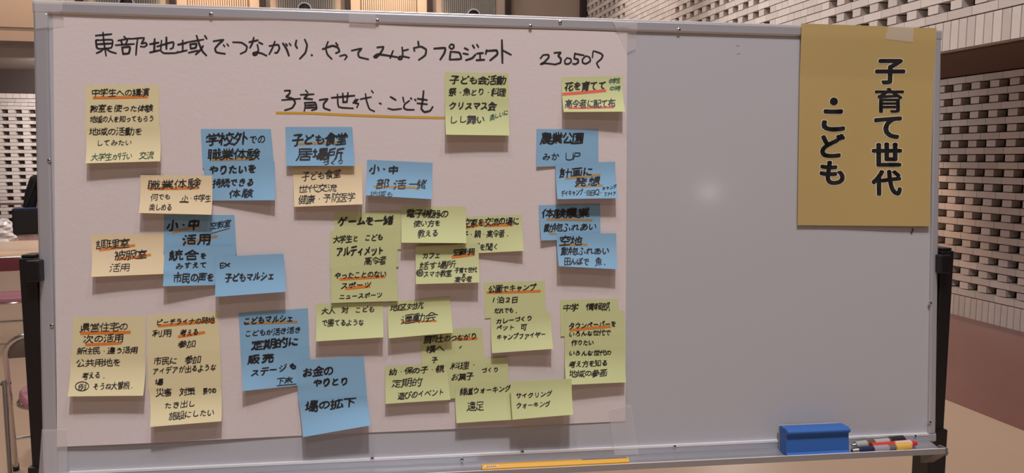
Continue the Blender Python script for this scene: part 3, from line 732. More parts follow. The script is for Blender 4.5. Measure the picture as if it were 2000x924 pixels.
[49,10,42,14,40,16,-1,16,10,31,12,32,14,-1,16,10,16,42,17,46,24,51,28,55,31,56,38,50,45,46,45,45,-1,40,16,37,17,30,20,-1,40,16,41,18,46,21,47,23,-1,47,23,45,25,-1,16,25,45,25,-1,45,25,45,45,-1,16,34,45,34,-1,4,42,7,41,16,44,-1,45,42,16,42,-1,31,42,30,47,27,49,-1,57,43,53,42,45,45],
[7,10,54,10,-1,30,10,30,30,-1,12,21,49,21,-1,30,30,17,30,16,40,44,40,44,30,30,30,-1,7,40,8,49,52,49,53,48,53,40,-1,17,49,17,53,15,56,-1,30,49,30,57,-1,44,49,44,54,47,57,49,58],
[6,10,9,15,11,23,12,33,12,55,50,55,50,45,12,44,-1,20,10,49,10,-1,20,10,20,23,35,24,49,23,49,10,-1,35,24,35,44,-1,12,34,54,34],
[32,9,35,9,39,13,44,22,45,26,-1,43,10,44,8,49,8,51,10,52,14,53,26,-1,22,11,26,13,32,19,35,23,35,26,-1,7,21,13,23,13,25,-1,20,21,20,20,26,26,29,27,-1,13,25,20,26,-1,13,25,13,57,-1,29,27,35,26,53,26,-1,53,26,56,28,-1,29,27,30,34,-1,55,34,22,34,-1,7,45,19,45,-1,28,49,51,49,-1,28,49,28,57,51,56,50,41,29,41,28,42,28,49],
[48,9,48,38,-1,6,9,8,16,9,30,9,52,26,56,-1,28,9,32,16,34,24,35,52,50,56,54,56,-1,9,30,25,30,25,43,9,43,-1,35,38,54,38],
[22,14,28,14,35,15,45,20,48,24,50,29,50,36,49,40,44,44,35,46,23,44,8,39,-1,47,50,45,54,44,55,-1,54,52,51,57,50,57],
[38,13,19,29,16,33,18,37,34,50,38,54],
[53,12,15,13,15,56,-1,6,43,54,43,-1,30,57,30,25,46,25,46,56],
[15,9,15,41,14,43,16,48,20,57,-1,55,18,56,17,54,12,52,10,49,10,44,13,41,18,39,24,37,40,-1,6,36,11,41,14,42,-1,22,38,37,40,-1,36,40,35,57,-1,36,40,55,42,-1,53,50,46,57],
[11,9,11,44,15,57,-1,54,9,37,10,33,11,24,16,-1,14,9,18,9,22,16,24,16,-1,41,15,41,58,-1,24,16,24,20,25,22,27,28,28,36,-1,24,20,21,21,18,28,-1,32,22,54,22,-1,33,30,52,30,-1,6,35,7,40,11,41,-1,18,36,28,36,-1,21,37,21,40,26,49,27,54,20,54,-1,34,37,41,37,-1,41,38,51,38,51,53,34,53,-1,31,46,55,46],
[6,9,9,18,10,26,10,53,54,53,-1,23,9,25,8,31,8,33,9,34,53,-1,13,10,13,10,-1,54,12,46,15,42,19,39,20,38,22,34,23,-1,14,13,16,13,29,19,34,19,-1,24,17,24,21,18,25,-1,42,19,51,24,-1,18,29,48,29,49,30,49,44,48,45,18,45,-1,15,37,55,37,-1,33,53,32,58,29,59],
[21,9,28,9,30,10,31,36,-1,47,27,51,33,51,36,38,36,37,37,36,36,7,36,-1,37,37,33,43,-1,33,43,35,45,43,51,44,54,-1,33,43,29,43,21,46,-1,44,54,12,55],
[8,9,8,55,20,55,20,52,16,40,21,31,21,23,19,21,15,21,-1,21,10,24,11,27,15,32,24,34,35,34,48,-1,37,10,40,8,45,8,48,10,50,20,51,35,34,35,-1,25,48,54,48,-1,40,53,39,57,37,58],
[54,11,9,11,9,55,53,55,-1,16,17,19,16,25,19,30,23,33,28,-1,48,17,37,26,33,28,-1,33,28,33,31,-1,16,32,52,32,-1,34,32,34,44,-1,14,39,18,39,20,43,23,44,49,44,-1,23,44,24,49,27,50],
[39,9,39,55,53,54,53,51,48,41,48,37,51,33,53,27,53,19,-1,9,11,30,11,-1,9,11,9,26,29,26,30,11,-1,45,17,49,17,53,19,-1,55,18,53,19,-1,6,35,32,35,-1,13,35,13,38,15,40,12,46,-1,25,36,25,40,27,45,30,48,-1,28,46,27,47,27,51,-1,8,51,31,51,-1,20,51,19,57],
[6,34,54,34],
[6,10,7,20,-1,33,11,52,11,-1,33,11,33,30,-1,52,11,51,30,33,31,33,30,28,28,22,28,-1,15,11,14,20,-1,22,14,21,21,19,23,-1,33,21,52,21,-1,22,28,21,30,-1,9,29,9,32,13,37,15,41,-1,9,29,21,30,-1,21,30,20,36,-1,36,31,37,34,39,36,40,39,-1,40,39,45,40,55,40,-1,40,39,39,40,-1,27,40,39,40,-1,39,40,39,57,-1,46,40,47,45,51,50,53,54,56,56,-1,7,41,17,42,20,48,-1,7,41,8,44,15,57,-1,50,49,47,51,30,51],
[17,11,22,11,28,17,31,21,35,34,36,42,-1,4,31,9,31,13,36,16,42,18,43,-1,51,43,18,43,-1,18,43,21,53,24,55,-1,48,50,45,55,-1,54,52,51,57],
[51,33,9,34],
[52,13,50,18,48,19,-1,8,15,48,19,-1,17,16,17,21,28,53,-1,48,19,47,23,42,32],
[47,13,37,12,24,12,20,14,17,17,16,19,16,25,18,30,25,35,25,37,-1,25,37,29,38,45,46,-1,25,37,18,53],
[47,13,32,12,21,13,15,17,14,19,14,26,-1,17,49,44,49],
[14,12,17,12,25,19,29,31,29,40,-1,37,35,40,36,47,43,50,46,50,51,10,51],
[18,11,22,13,28,19,31,29,32,37,-1,52,37,9,37,-1,14,50,15,52,46,52,48,54],
[31,9,31,32,-1,12,25,18,27,27,31,31,32,-1,31,32,32,34,43,43],
[10,13,13,13,22,19,34,31,-1,48,19,39,28,34,31,-1,34,31,34,32,-1,34,32,37,35,42,44,44,50,44,53,-1,34,32,18,43],
[19,11,24,10,30,13,37,19,45,31,47,40,-1,18,30,15,38,-1,31,34,28,42],
[23,12,23,54,-1,47,30,33,36,23,38],
[46,8,49,8,52,11,51,30,9,30,9,9,-1,20,14,40,14,40,23,20,23,20,14,-1,7,52,54,52,-1,31,52,30,57,29,58,-1,16,37,45,37,45,44,44,45,16,45,16,37],
[36,11,33,14,33,15,-1,33,15,29,16,23,20,-1,33,15,33,17,44,27,45,30,-1,47,31,45,30,13,31,-1,7,39,20,46,28,54,31,55,42,46,54,39,-1,31,40,29,42],
[19,10,47,10,-1,19,10,18,29,-1,47,10,46,29,25,29,22,30,7,25,4,26,-1,19,20,47,20,-1,24,30,25,34,28,35,29,39,-1,7,39,27,40,31,39,37,40,39,39,54,39,-1,27,40,27,57,-1,38,40,39,43,43,47,43,49,-1,43,49,46,50,49,54,-1,43,49,41,51,11,51],
[51,16,44,20,40,21,-1,39,23,27,23,23,20,22,15,25,12,29,10,34,10,39,13,40,18,39,37,-1,9,22,11,23,15,30,21,41,21,45,-1,52,41,43,47,-1,9,46,22,45,23,46,32,47,-1,23,46,24,55],
[50,13,47,17,34,29,-1,9,14,12,13,18,16,32,28,34,29,-1,34,29,35,33,42,43,43,49,14,50],
[19,14,21,11,28,11,30,13,30,54,-1,9,20,17,32,-1,51,20,44,32,-1,9,44,50,44,-1,47,49,51,49,54,53,53,57,50,59,46,58,44,57,44,52,47,49],
[17,13,21,12,24,13,33,19,41,27,46,36,50,49,-1,15,37,10,48,-1,30,41,27,52],
[9,18,50,17,53,20,-1,14,46,45,46],
[49,14,12,14,-1,38,14,41,37,18,38],
[13,14,13,30,48,30,48,16,13,16,-1,54,16,55,14,55,12,52,9,31,9,30,12,30,30,-1,13,23,48,23,-1,30,36,30,55,-1,13,37,23,37,-1,37,37,48,37,-1,7,41,8,49,53,49,53,41,-1,14,43,23,43,-1,37,43,46,43,-1,11,56,49,56],
[12,8,12,35,11,36,-1,33,9,43,15,-1,20,11,25,20,26,24,26,31,-1,55,15,55,12,54,9,51,9,47,10,43,15,43,17,42,18,40,23,40,28,-1,43,17,46,17,50,23,-1,33,17,29,22,26,22,-1,5,19,5,23,7,28,9,35,11,36,12,38,-1,22,28,53,28,-1,39,28,36,57,-1,50,28,50,32,46,34,47,39,45,39,45,41,48,44,49,47,50,47,52,51,54,52,-1,17,30,17,33,15,36,12,38,-1,34,35,32,38,31,41,-1,24,36,24,39,28,44,28,46,30,47,32,50,-1,24,36,32,37,-1,54,36,52,42,-1,43,37,46,38,-1,46,37,53,38,-1,12,38,12,47,-1,46,38,46,39,-1,46,38,46,38,-1,28,46,23,46,24,50,27,56,-1,6,47,16,47,-1,12,47,12,58,-1,43,47,46,48,-1,49,47,46,47,46,49,45,49,-1,45,48,44,50,48,57],
[11,10,24,10,24,22,15,22,14,23,-1,11,10,11,22,-1,35,10,50,10,50,23,-1,35,10,35,22,45,22,46,23,54,22,57,23,-1,6,22,14,23,-1,14,23,15,26,20,30,20,33,-1,46,23,45,26,40,30,39,33,-1,7,33,54,33,-1,45,33,45,37,40,40,-1,26,34,27,40,-1,27,40,27,41,24,43,-1,40,40,40,43,-1,24,43,24,55,10,55,11,43,24,43,-1,40,43,50,43,50,55,35,55,35,44,40,43],
[33,9,40,9,44,11,46,17,47,34,-1,8,10,11,11,15,16,20,24,22,33,23,34,23,47,-1,23,34,47,34,-1,47,34,50,36,-1,7,48,53,48,-1,31,48,31,51,32,53,-1,34,52,32,53,-1,32,53,30,58],
[21,10,24,8,29,9,34,14,34,20,33,28,31,31,30,32,29,34,27,38,-1,8,12,15,14,33,24,-1,55,12,54,12,52,13,45,19,40,29,-1,9,22,22,27,30,32,-1,33,28,40,29,-1,40,29,42,32,47,36,51,36,-1,9,32,15,33,23,37,27,38,-1,27,38,29,43,-1,45,43,15,43,-1,8,45,8,53,30,53,52,53,53,45,-1,30,53,29,57],
[13,12,12,19,11,20,10,31,13,53,16,55,-1,51,15,44,14,33,14,28,17,27,19,27,25,-1,12,19,15,21,17,27,-1,49,47,30,48],
[28,9,31,10,35,14,37,20,37,26,-1,13,9,18,11,18,38,-1,7,15,10,23,-1,56,16,54,18,-1,56,16,54,9,50,9,47,10,46,26,-1,27,17,25,23,-1,34,46,34,27,52,26,52,55,34,55,34,46,-1,7,29,27,29,-1,34,36,52,36,-1,6,38,28,38,-1,12,38,12,43,11,48,10,48,-1,22,38,24,47,-1,34,46,52,46,-1,7,52,27,52,-1,18,52,16,57,14,58],
[8,14,8,14],
[49,12,33,28,-1,8,13,10,12,17,15,27,23,31,28,33,28,-1,33,28,34,31,41,42,42,48,-1,44,57,47,52,47,50,46,49,13,49,-1,54,53,52,58],
[8,9,8,55,25,56,25,41,8,41,-1,45,10,46,9,50,9,52,11,52,55,52,56,35,55,35,41,52,41,-1,38,11,38,34,-1,17,14,38,15,-1,22,15,22,34,-1,38,16,45,16,46,17,-1,22,21,38,21,-1,22,28,38,28,-1,17,34,43,34,-1,8,48,25,48,-1,35,48,52,48],
[11,13,14,14,21,22,26,33,27,44,-1,33,14,33,13,43,13,45,15,48,29,48,43,-1,48,43,51,45,-1,48,43,46,44,28,44,-1,27,44,11,44,-1,27,44,28,44,-1,28,44,28,54],
[16,14,20,13,22,13,32,19,38,25,44,35,47,44,47,49,12,49],
[18,9,19,32,18,34,18,40,-1,41,10,43,9,50,9,52,10,52,56,-1,5,17,15,33,18,34,-1,38,23,38,50,-1,27,27,22,31,19,32,-1,6,40,30,40,-1,18,40,18,54,-1,4,53,10,53,28,57],
[8,9,8,25,21,25,21,12,8,12,-1,31,11,52,11,-1,31,11,31,26,51,26,52,11,-1,41,26,41,54,-1,8,33,21,33,-1,29,40,55,40,-1,8,41,21,41,-1,5,48,23,48,-1,30,53,41,54,50,57,52,57,-1,15,53,13,58],
[11,9,11,41,10,41,-1,18,10,21,9,27,16,29,20,30,25,32,26,33,28,35,36,34,42,25,42,-1,43,10,46,9,49,9,51,9,53,11,53,57,-1,43,22,43,51,-1,30,25,26,27,-1,19,29,25,42,27,55,-1,5,34,7,39,10,41,-1,10,41,12,49,15,57,-1,21,55,36,55],
[21,12,30,12,31,14,31,55,-1,10,20,18,32,-1,52,21,45,33,-1,9,44,51,44],
[15,9,15,34,46,33,46,10,44,8,35,8,33,9,-1,15,18,46,18,-1,15,26,46,26,-1,50,40,47,42,44,43,42,42,12,41,-1,19,41,19,43,18,45,-1,16,42,17,45,22,49,22,51,-1,43,43,42,46,40,49,-1,37,49,40,49,-1,40,49,40,52,-1,7,52,21,52,22,51,31,53,54,52,-1,31,53,30,57],
[6,11,11,14,19,24,-1,37,11,40,9,45,9,48,11,48,57,-1,25,16,21,24,19,24,-1,19,24,19,28,21,30,24,43,-1,38,25,33,34,31,34,-1,19,28,16,29,9,38,-1,55,44,32,44,28,48,6,48,-1,18,48,18,53,16,57],
[15,9,20,10,20,55,9,55,9,24,6,10,-1,25,10,28,10,34,15,37,21,37,25,-1,38,10,40,10,40,9,47,9,49,12,50,25,-1,27,28,29,25,50,25,-1,38,25,38,31,-1,50,25,53,28,-1,20,27,27,28,-1,27,28,27,29,33,34,33,38,-1,53,28,47,34,46,38,-1,53,28,58,28,-1,9,30,20,30,-1,25,38,55,38,-1,36,38,38,47,-1,9,43,20,43,-1,27,47,52,47,-1,39,47,40,57,-1,47,47,47,51,50,56,-1,32,52,30,55,27,57],
[48,14,48,16,41,20,36,23,31,23,-1,30,25,16,24,12,22,11,20,11,16,13,13,18,11,25,11,30,14,31,17,30,54,-1,30,43,47,43],
[54,10,9,11,9,54,52,55,-1,18,20,26,25,33,32,-1,46,20,34,32,-1,33,32,34,32,-1,33,32,33,33,-1,34,32,34,33,-1,33,33,34,33,-1,33,33,19,45,-1,34,33,40,40,44,47,47,48],
[23,10,27,14,30,20,31,37,46,37,46,11,48,9,53,9,55,10,56,14,55,19,-1,5,10,8,9,11,9,14,11,17,11,-1,14,11,14,58,-1,6,28,14,29,-1,14,31,22,32,-1,6,46,20,46,-1,26,47,55,47,-1,39,53,37,58],
[6,11,11,16,14,17,-1,56,12,54,11,49,10,31,10,23,12,17,16,14,17,-1,37,16,37,47,-1,14,17,14,35,6,35,-1,21,20,54,20,-1,50,34,50,27,25,27,24,41,50,41,50,34,-1,24,34,50,34,-1,25,47,49,47,-1,14,48,10,53,-1,21,49,21,56,53,56,53,50],
[51,9,48,13,46,14,-1,9,12,13,11,15,12,25,11,46,14,-1,16,12,16,16,23,23,25,28,-1,16,13,17,13,-1,17,13,18,13,17,14,17,13,-1,17,13,17,13,-1,16,13,17,13,-1,46,14,45,17,40,22,-1,52,28,9,28,-1,7,39,8,39,14,43,16,43,-1,57,41,52,40,46,43,38,49,31,55,-1,16,43,19,40,42,40,46,43,-1,16,43,18,45,24,49,29,54,31,55],
[8,9,8,55,52,54,52,12,52,10,50,9,44,9,-1,20,16,20,35,40,35,40,20,20,20,-1,17,45,43,45],
[10,12,51,12,-1,30,12,30,57,-1,7,39,54,39],
[21,16,24,15,34,16,42,19,47,22,50,26,51,31,51,36,49,41,43,46,36,47,24,45,10,40,8,40],
[14,9,14,36,-1,23,9,25,9,33,14,34,14,-1,54,10,45,14,-1,53,27,52,19,28,19,27,20,27,35,53,35,53,27,-1,40,19,40,43,-1,5,21,10,30,11,35,14,36,-1,27,27,53,27,-1,21,28,18,34,14,36,-1,14,36,14,58,-1,55,43,24,43,22,45,6,45,-1,33,43,33,57,-1,46,43,46,58,-1,26,53,54,53],
[17,21,25,43,-1,34,21,42,43,41,46],
[29,9,35,16,39,27,40,43,40,58,-1,43,10,48,9,51,12,52,44,32,44,-1,31,12,28,15,28,17,27,17,27,20,24,26,-1,30,13,29,14,-1,10,15,27,17,-1,10,15,11,19,19,30,21,36,-1,21,36,23,37,25,42,-1,21,36,9,36,9,41,16,53,17,57],
[13,9,13,44,18,57,-1,38,9,38,40,-1,21,12,25,15,37,28,-1,56,12,55,12,51,15,40,28,-1,37,28,40,28,41,29,55,29,-1,37,28,36,29,21,29,-1,5,35,9,41,13,43,-1,38,40,51,41,51,55,25,55,25,41,38,40],
[7,9,11,14,15,23,16,31,-1,53,10,33,10,30,11,30,12,27,12,23,14,17,21,15,22,-1,30,12,30,40,-1,30,26,47,26,-1,16,40,45,40,-1,8,43,8,51,31,52,52,51,52,43,-1,31,52,30,57],
[6,9,8,10,12,17,-1,32,10,34,13,36,21,37,55,53,55,53,10,50,9,46,9,44,10,-1,26,12,23,17,-1,6,22,30,22,-1,11,22,11,57,-1,26,23,26,57,-1,37,28,53,28,-1,11,32,26,32,-1,11,41,26,41,-1,37,42,53,42,-1,7,50,30,50],
[8,10,8,48,24,48,24,14,8,14,-1,38,11,40,9,46,9,48,10,51,14,52,26,53,49,-1,43,25,37,35,-1,8,32,24,32,-1,30,40,34,48,36,49,37,57,40,59,-1,15,48,17,58,-1,53,49,36,49,-1,53,49,55,51],
[6,9,10,14,13,15,17,15,24,10,30,9,51,9,56,11,-1,18,14,19,16,19,19,22,23,24,30,24,50,-1,14,15,14,37,6,37,-1,18,15,19,16,-1,27,16,31,17,33,20,34,40,-1,42,16,46,17,47,18,47,35,51,40,51,43,40,43,38,45,38,48,-1,39,31,55,31,-1,24,40,34,40,-1,34,40,36,42,-1,38,48,41,52,-1,38,48,35,50,19,50,-1,28,50,28,53,26,57,-1,11,52,7,54,-1,41,52,54,52,-1,41,52,42,58],
[52,24,52,28,47,36,43,38,-1,41,50,43,40,42,37,42,26,41,22,39,17,36,13,28,10,21,10,17,11,14,14,12,18,12,30,14,36,20,44,22,49,-1,8,48,22,49,27,50,-1,49,50,47,54,-1,56,51,53,57],
[33,12,33,40,34,42,44,49,-1,8,31,11,31,29,39,33,39],
[49,20,39,32,28,43,26,44,22,43,9,26,-1,44,42,41,49,39,49,-1,52,45,48,52],
[10,14,13,13,20,14,24,16,37,23,49,34,52,39,52,43,-1,25,43,15,50],
[15,9,15,32,-1,48,9,48,58,-1,5,15,5,18,7,20,12,31,15,33,-1,29,21,41,24,48,24,-1,23,22,23,25,20,30,15,33,-1,48,25,55,26,-1,15,33,15,38,-1,37,35,31,39,-1,15,38,6,38,-1,15,38,15,38,-1,15,38,25,38,-1,15,38,15,58,-1,9,45,7,54,-1,22,45,24,54,-1,40,49,34,53],
[33,13,40,13,45,15,48,18,49,22,48,28,45,31,39,33,22,31,-1,22,29,19,29,14,26,11,23,10,20,10,17,13,14,19,12,22,13,22,55,-1,53,43,44,48,-1,11,45,22,45,-1,22,45,35,47],
[30,9,30,45,-1,5,11,7,10,16,13,23,18,25,22,-1,57,11,53,10,43,14,36,19,36,22,-1,7,22,54,22,-1,30,45,13,45,12,30,48,29,48,44,47,45,30,45,-1,12,37,48,37,-1,20,51,20,57,-1,40,51,40,57,-1,7,54,54,54],
[35,9,40,9,41,10,41,38,-1,6,10,7,20,-1,15,11,14,20,-1,58,14,54,14,51,16,46,21,45,24,-1,22,15,20,22,-1,28,15,37,21,41,22,-1,45,24,41,24,-1,45,24,50,27,53,31,55,31,-1,34,26,29,31,-1,23,27,21,36,-1,7,28,10,29,16,29,22,30,-1,10,29,10,32,14,37,15,41,-1,11,29,11,30,10,31,-1,10,30,11,30,-1,28,38,55,38,-1,50,38,50,56,29,56,-1,21,48,17,42,8,41,8,45,14,54,16,58,-1,31,47,50,47],
[54,10,26,10,14,16,-1,6,11,14,16,-1,14,16,14,37,6,37,-1,25,26,49,26,-1,49,34,49,19,48,18,26,18,25,19,26,42,48,42,49,41,49,34,-1,25,34,49,34,-1,36,42,37,50,-1,12,50,8,56,-1,22,50,54,50,-1,30,50,30,55,28,58,-1,44,51,44,54,46,58,49,59],
[20,13,24,12,27,13,36,18,42,24,47,35,49,40,49,45,12,46,-1,12,32,12,46,-1,30,46,30,56,32,58],
[29,10,35,9,37,12,37,32,36,32,36,35,-1,15,16,25,22,33,31,36,32,-1,15,36,35,35,49,36,-1,37,36,37,45,39,47],
[34,12,31,28,-1,10,25,31,28,-1,31,28,28,44,-1,31,28,51,31,-1,9,42,13,42,46,47,-1,28,44,26,54,25,55],
[13,11,16,10,24,14,30,18,36,24,43,36,45,42,45,45,23,46,12,35,8,32,-1,24,46,26,53,-1,48,51,46,55,44,56,-1,54,53,52,57,50,58],
[6,9,10,14,13,15,17,15,24,10,30,9,51,9,56,11,-1,14,15,14,37,7,37,-1,37,16,37,27,36,30,-1,52,19,47,21,46,23,42,24,41,26,37,26,-1,21,19,24,20,32,26,36,28,-1,46,23,47,25,51,28,-1,51,28,54,28,-1,51,28,49,31,-1,36,30,37,31,49,31,-1,36,30,35,31,25,31,26,40,48,40,49,31,-1,20,46,54,46,-1,37,46,37,57,-1,15,49,9,54,-1,23,54,50,54],
[7,10,11,15,14,21,15,22,16,30,-1,57,11,54,9,37,9,32,10,31,12,26,12,23,14,18,20,15,22,-1,31,12,31,39,-1,31,26,50,26,-1,31,39,48,39,49,54,13,55,14,39,31,39],
[27,12,31,13,36,18,39,25,41,32,40,54,-1,20,27,19,53,22,56,-1,7,42,53,42,55,44],
[15,12,19,12,26,15,33,20,38,25,45,37,48,44,48,47,25,47,24,47,21,42,12,34,8,34,-1,26,47,28,55],
[23,13,26,12,29,12,35,16,40,21,43,30,44,52,-1,17,29,17,53],
[51,10,49,14,47,16,24,14,15,14,-1,15,14,16,18,24,29,29,39,-1,46,16,45,20,41,26,-1,8,37,14,43,20,52,21,56,-1,49,41,39,56,37,56],
[8,11,52,11,-1,8,11,8,55,52,55,52,11,-1,29,17,29,25,-1,15,18,28,25,40,22,-1,45,19,41,20,40,22,-1,40,22,44,26,-1,30,25,30,28,-1,44,26,42,29,-1,42,29,42,35,41,36,19,35,19,29,28,29,30,28,31,29,42,29,-1,14,41,46,41,-1,30,42,30,50,-1,18,48,43,48],
[32,9,31,9,31,10,25,34,-1,37,24,41,26,46,33,47,37,-1,13,32,41,37,47,37,-1,24,34,22,44,24,46],
[16,13,19,12,23,13,31,18,37,24,40,28,46,41,47,56,50,58,56,57,57,55,56,50,53,48,47,48,-1,8,46,11,49,47,49],
[16,14,16,48],
[25,9,24,47,34,48,52,47,52,9,-1,9,11,16,26,-1,25,12,52,12,-1,24,30,52,30,-1,13,38,7,41,6,40,-1,35,48,36,56,-1,17,53,10,57],
[4,11,10,14,25,14,-1,11,14,12,19,16,24,21,32,23,39,22,41,21,44,18,48,15,48,9,48,6,46,4,42],
[14,9,14,54,47,53,47,10,-1,14,13,47,13,-1,14,34,47,34],
[10,11,17,29,20,44,-1,52,14,50,12,47,11,37,11,32,13,29,16,29,22,-1,33,36,49,36,-1,20,44,21,45,-1,20,44,8,44,-1,21,45,32,46,-1,21,45,22,54,25,56,-1,47,47,45,52,44,52,-1,54,50,51,55,50,55],
[19,11,18,33,20,36,19,43,20,45,21,54,-1,57,18,55,16,51,14,47,13,43,16,43,26,45,41,43,46,36,46,33,45,29,43,24,38,20,37,-1,7,19,15,31,18,32,-1,8,44,20,45],
[51,35,51,32,45,26,38,21,24,15,18,14,17,15,17,52],
[49,20,39,32,28,43,26,44,22,43,9,26,-1,46,40,50,41,52,44,52,48,49,51,44,51,41,49,41,43,43,41,46,40],
[33,11,36,9,44,9,46,10,47,12,47,54,-1,12,19,12,41,32,41,32,23,13,23,-1,7,54,54,54],
[16,10,19,9,26,16,29,22,29,32,-1,38,28,45,34,47,40,14,41],
[31,12,23,37,23,42,-1,35,30,39,30,43,34,49,42,50,46,-1,7,40,8,39,13,40,43,46,50,46,52,48,55,48,-1,22,42,19,52,19,54,21,57],
[12,9,12,58,-1,25,9,25,33,49,33,50,32,50,10,49,9,45,8,42,10,-1,25,17,50,17,-1,25,25,50,25,-1,6,34,5,36,7,47,8,48,-1,21,39,55,39,-1,38,40,38,57,-1,19,44,16,50,-1,24,47,52,47,-1,22,54,53,54],
[17,9,17,30,-1,54,10,46,16,-1,46,16,46,19,-1,46,16,44,15,39,10,33,9,33,55,52,55,52,44,49,43,45,43,43,44,-1,46,19,44,20,42,24,38,32,38,35,-1,46,19,48,20,51,28,52,35,33,36,-1,6,20,27,20,-1,7,30,26,30,-1,12,30,12,35,10,38,11,42,-1,21,31,23,38,23,42,-1,6,42,27,42,-1,17,42,17,58,-1,7,52,26,52],
[15,13,20,14,22,17,25,22,26,29,24,41,22,46,18,48,14,48,10,46,8,43,6,34,6,28,8,19,12,14,15,13],
[13,12,18,12,25,15,33,21,38,26,-1,44,22,38,26,-1,38,26,38,26,-1,38,26,38,27,-1,38,26,38,27,-1,38,27,38,27,-1,38,27,37,28,26,35,-1,38,27,46,39,48,45,48,48,26,48,-1,9,34,11,34,14,36,24,47,26,48,-1,26,48,28,55,32,57],
[9,14,17,30,21,47,-1,51,14,41,41,38,48,35,49,-1,48,47,53,47,55,48,56,53,54,56,49,57,46,54,46,49,48,47],
[22,12,23,11,31,11,41,13,45,16,48,23,47,30,43,34,37,36,32,36,29,35,25,35,-1,11,25,20,33,25,35,-1,25,35,26,39,37,48,38,51,-1,17,51,41,51],
[10,10,9,12,12,21,16,29,19,31,19,35,29,53,-1,53,26,53,22,47,14,43,12,37,12,34,15,34,27,32,32,30,33,26,33,22,32,19,32,-1,20,32,20,33,21,32],
[14,9,14,40,13,42,14,48,19,57,-1,37,9,37,48,-1,37,23,54,23,-1,6,33,6,36,8,39,13,41,-1,37,35,54,35,-1,22,37,28,47,31,48,-1,31,48,54,48,-1,31,48,33,56],
[26,11,30,9,39,9,41,10,44,14,45,22,-1,19,21,21,22,-1,21,22,45,22,48,24,-1,21,22,22,27,22,30,-1,7,25,19,31,21,31,20,29,21,29,-1,21,29,22,29,-1,21,29,21,30,-1,21,30,22,30,-1,22,30,23,32,48,31,-1,25,32,26,35,31,38,31,40,-1,8,41,54,41,-1,28,41,28,57,-1,39,41,40,45,52,55,-1,44,48,40,51,12,51],
[13,9,18,9,32,12,39,14,46,19,-1,16,19,17,18,25,19,39,26,-1,5,26,8,25,15,30,20,35,21,39,-1,56,26,53,26,46,30,40,36,40,39,-1,19,27,26,29,33,32,35,32,-1,6,39,54,39,-1,25,40,27,48,-1,18,49,19,48,44,50,48,49,-1,11,49,12,48,18,49,-1,18,49,20,53,27,58,-1,44,50,43,52,42,54,39,56,37,56],
[52,9,52,39,-1,52,11,9,11,9,39,-1,30,43,18,43,18,22,42,21,42,43,30,43,-1,30,21,30,43,-1,18,33,42,33,-1,9,54,52,54],
[30,9,30,25,-1,4,11,8,11,17,19,20,19,-1,54,11,43,19,41,19,-1,54,25,10,25,9,48,-1,19,41,46,41,-1,19,48,19,34,20,33,46,33,45,56,20,56,19,48,-1,19,48,46,48],
[13,10,48,10,-1,13,10,13,22,48,22,48,10,-1,8,42,8,49,17,49,52,49,53,42,-1,31,49,31,54,29,57,-1,17,49,16,53,13,57,-1,44,49,45,53,48,57,-1,17,31,44,31,44,40,18,41,17,31],
[14,9,14,40,13,42,14,48,19,57,-1,22,10,55,10,-1,39,11,39,46,-1,25,29,52,29,-1,6,33,6,36,8,39,13,41,-1,23,46,54,46,-1,39,52,36,58,34,58],
[52,18,52,12,48,9,32,9,29,10,28,12,28,40,-1,6,25,28,27,-1,28,27,53,30,55,32,-1,11,39,15,38,22,40,28,40,30,41,38,43,41,44,42,44,-1,8,44,8,52,31,52,52,52,53,44,-1,31,52,30,57,28,59,27,59],
[19,9,28,16,32,21,35,28,37,29,-1,57,11,52,10,49,13,43,19,39,28,37,29,-1,8,16,16,30,-1,37,29,37,40,-1,48,36,52,44,52,48,28,48,-1,22,37,26,47,28,48,29,58,-1,16,48,7,53],
[48,9,48,38,-1,13,10,17,10,18,11,18,38,-1,31,10,35,22,35,52,50,56,53,56,-1,6,15,10,23,-1,28,17,25,23,-1,6,29,29,29,-1,6,39,29,39,-1,35,38,55,38,-1,11,39,12,44,11,48,12,49,12,52,-1,22,39,23,44,24,47,24,52,-1,7,52,28,52,-1,18,52,17,58,14,59],
[6,10,13,15,17,14,25,10,33,9,54,10,56,11,-1,14,15,14,35,7,35,-1,40,16,40,34,-1,53,20,25,20,24,21,25,27,-1,22,28,53,28,-1,40,34,48,34,49,35,49,40,48,41,26,41,25,40,25,35,26,34,40,34,-1,20,47,54,47,-1,32,47,32,54,-1,47,47,47,54,24,54,-1,14,49,8,56,-1,34,54,34,58],
[7,9,9,9,12,11,21,20,24,20,-1,52,10,41,19,37,20,-1,6,27,55,27,-1,20,28,20,57,-1,41,28,41,57,-1,9,45,53,45],
[41,11,34,11,30,13,26,16,24,19,25,26,28,31,30,31,31,34,-1,28,31,27,34,-1,10,32,20,33,21,34,27,34,37,35,50,35,-1,23,34,24,38,37,48,38,52,-1,17,50,19,52,38,52],
[19,11,18,33,20,37,19,43,20,45,21,54,-1,7,18,7,20,15,31,18,32,-1,53,19,49,20,-1,49,23,42,25,35,24,31,22,31,17,33,14,38,12,45,14,47,17,49,23,50,35,49,40,45,45,42,47,37,47,32,45,24,39,20,38,-1,8,44,20,45],
[15,10,45,10,-1,15,10,16,27,44,27,45,26,45,10,-1,15,19,45,19,-1,41,52,49,51,50,50,49,34,11,34,11,51,30,51,41,52,-1,30,34,30,51,-1,11,43,50,43,-1,20,51,18,57,15,59,-1,41,52,41,55,44,58],
[15,9,15,58,-1,57,11,54,10,50,12,45,17,44,21,-1,40,12,28,10,28,55,50,55,50,34,28,34,-1,6,20,6,23,10,31,11,35,14,37,-1,44,21,41,23,39,29,38,33,-1,44,21,53,27,-1,21,31,22,32,19,36,14,39,-1,28,45,50,45,-1,6,47,21,47],
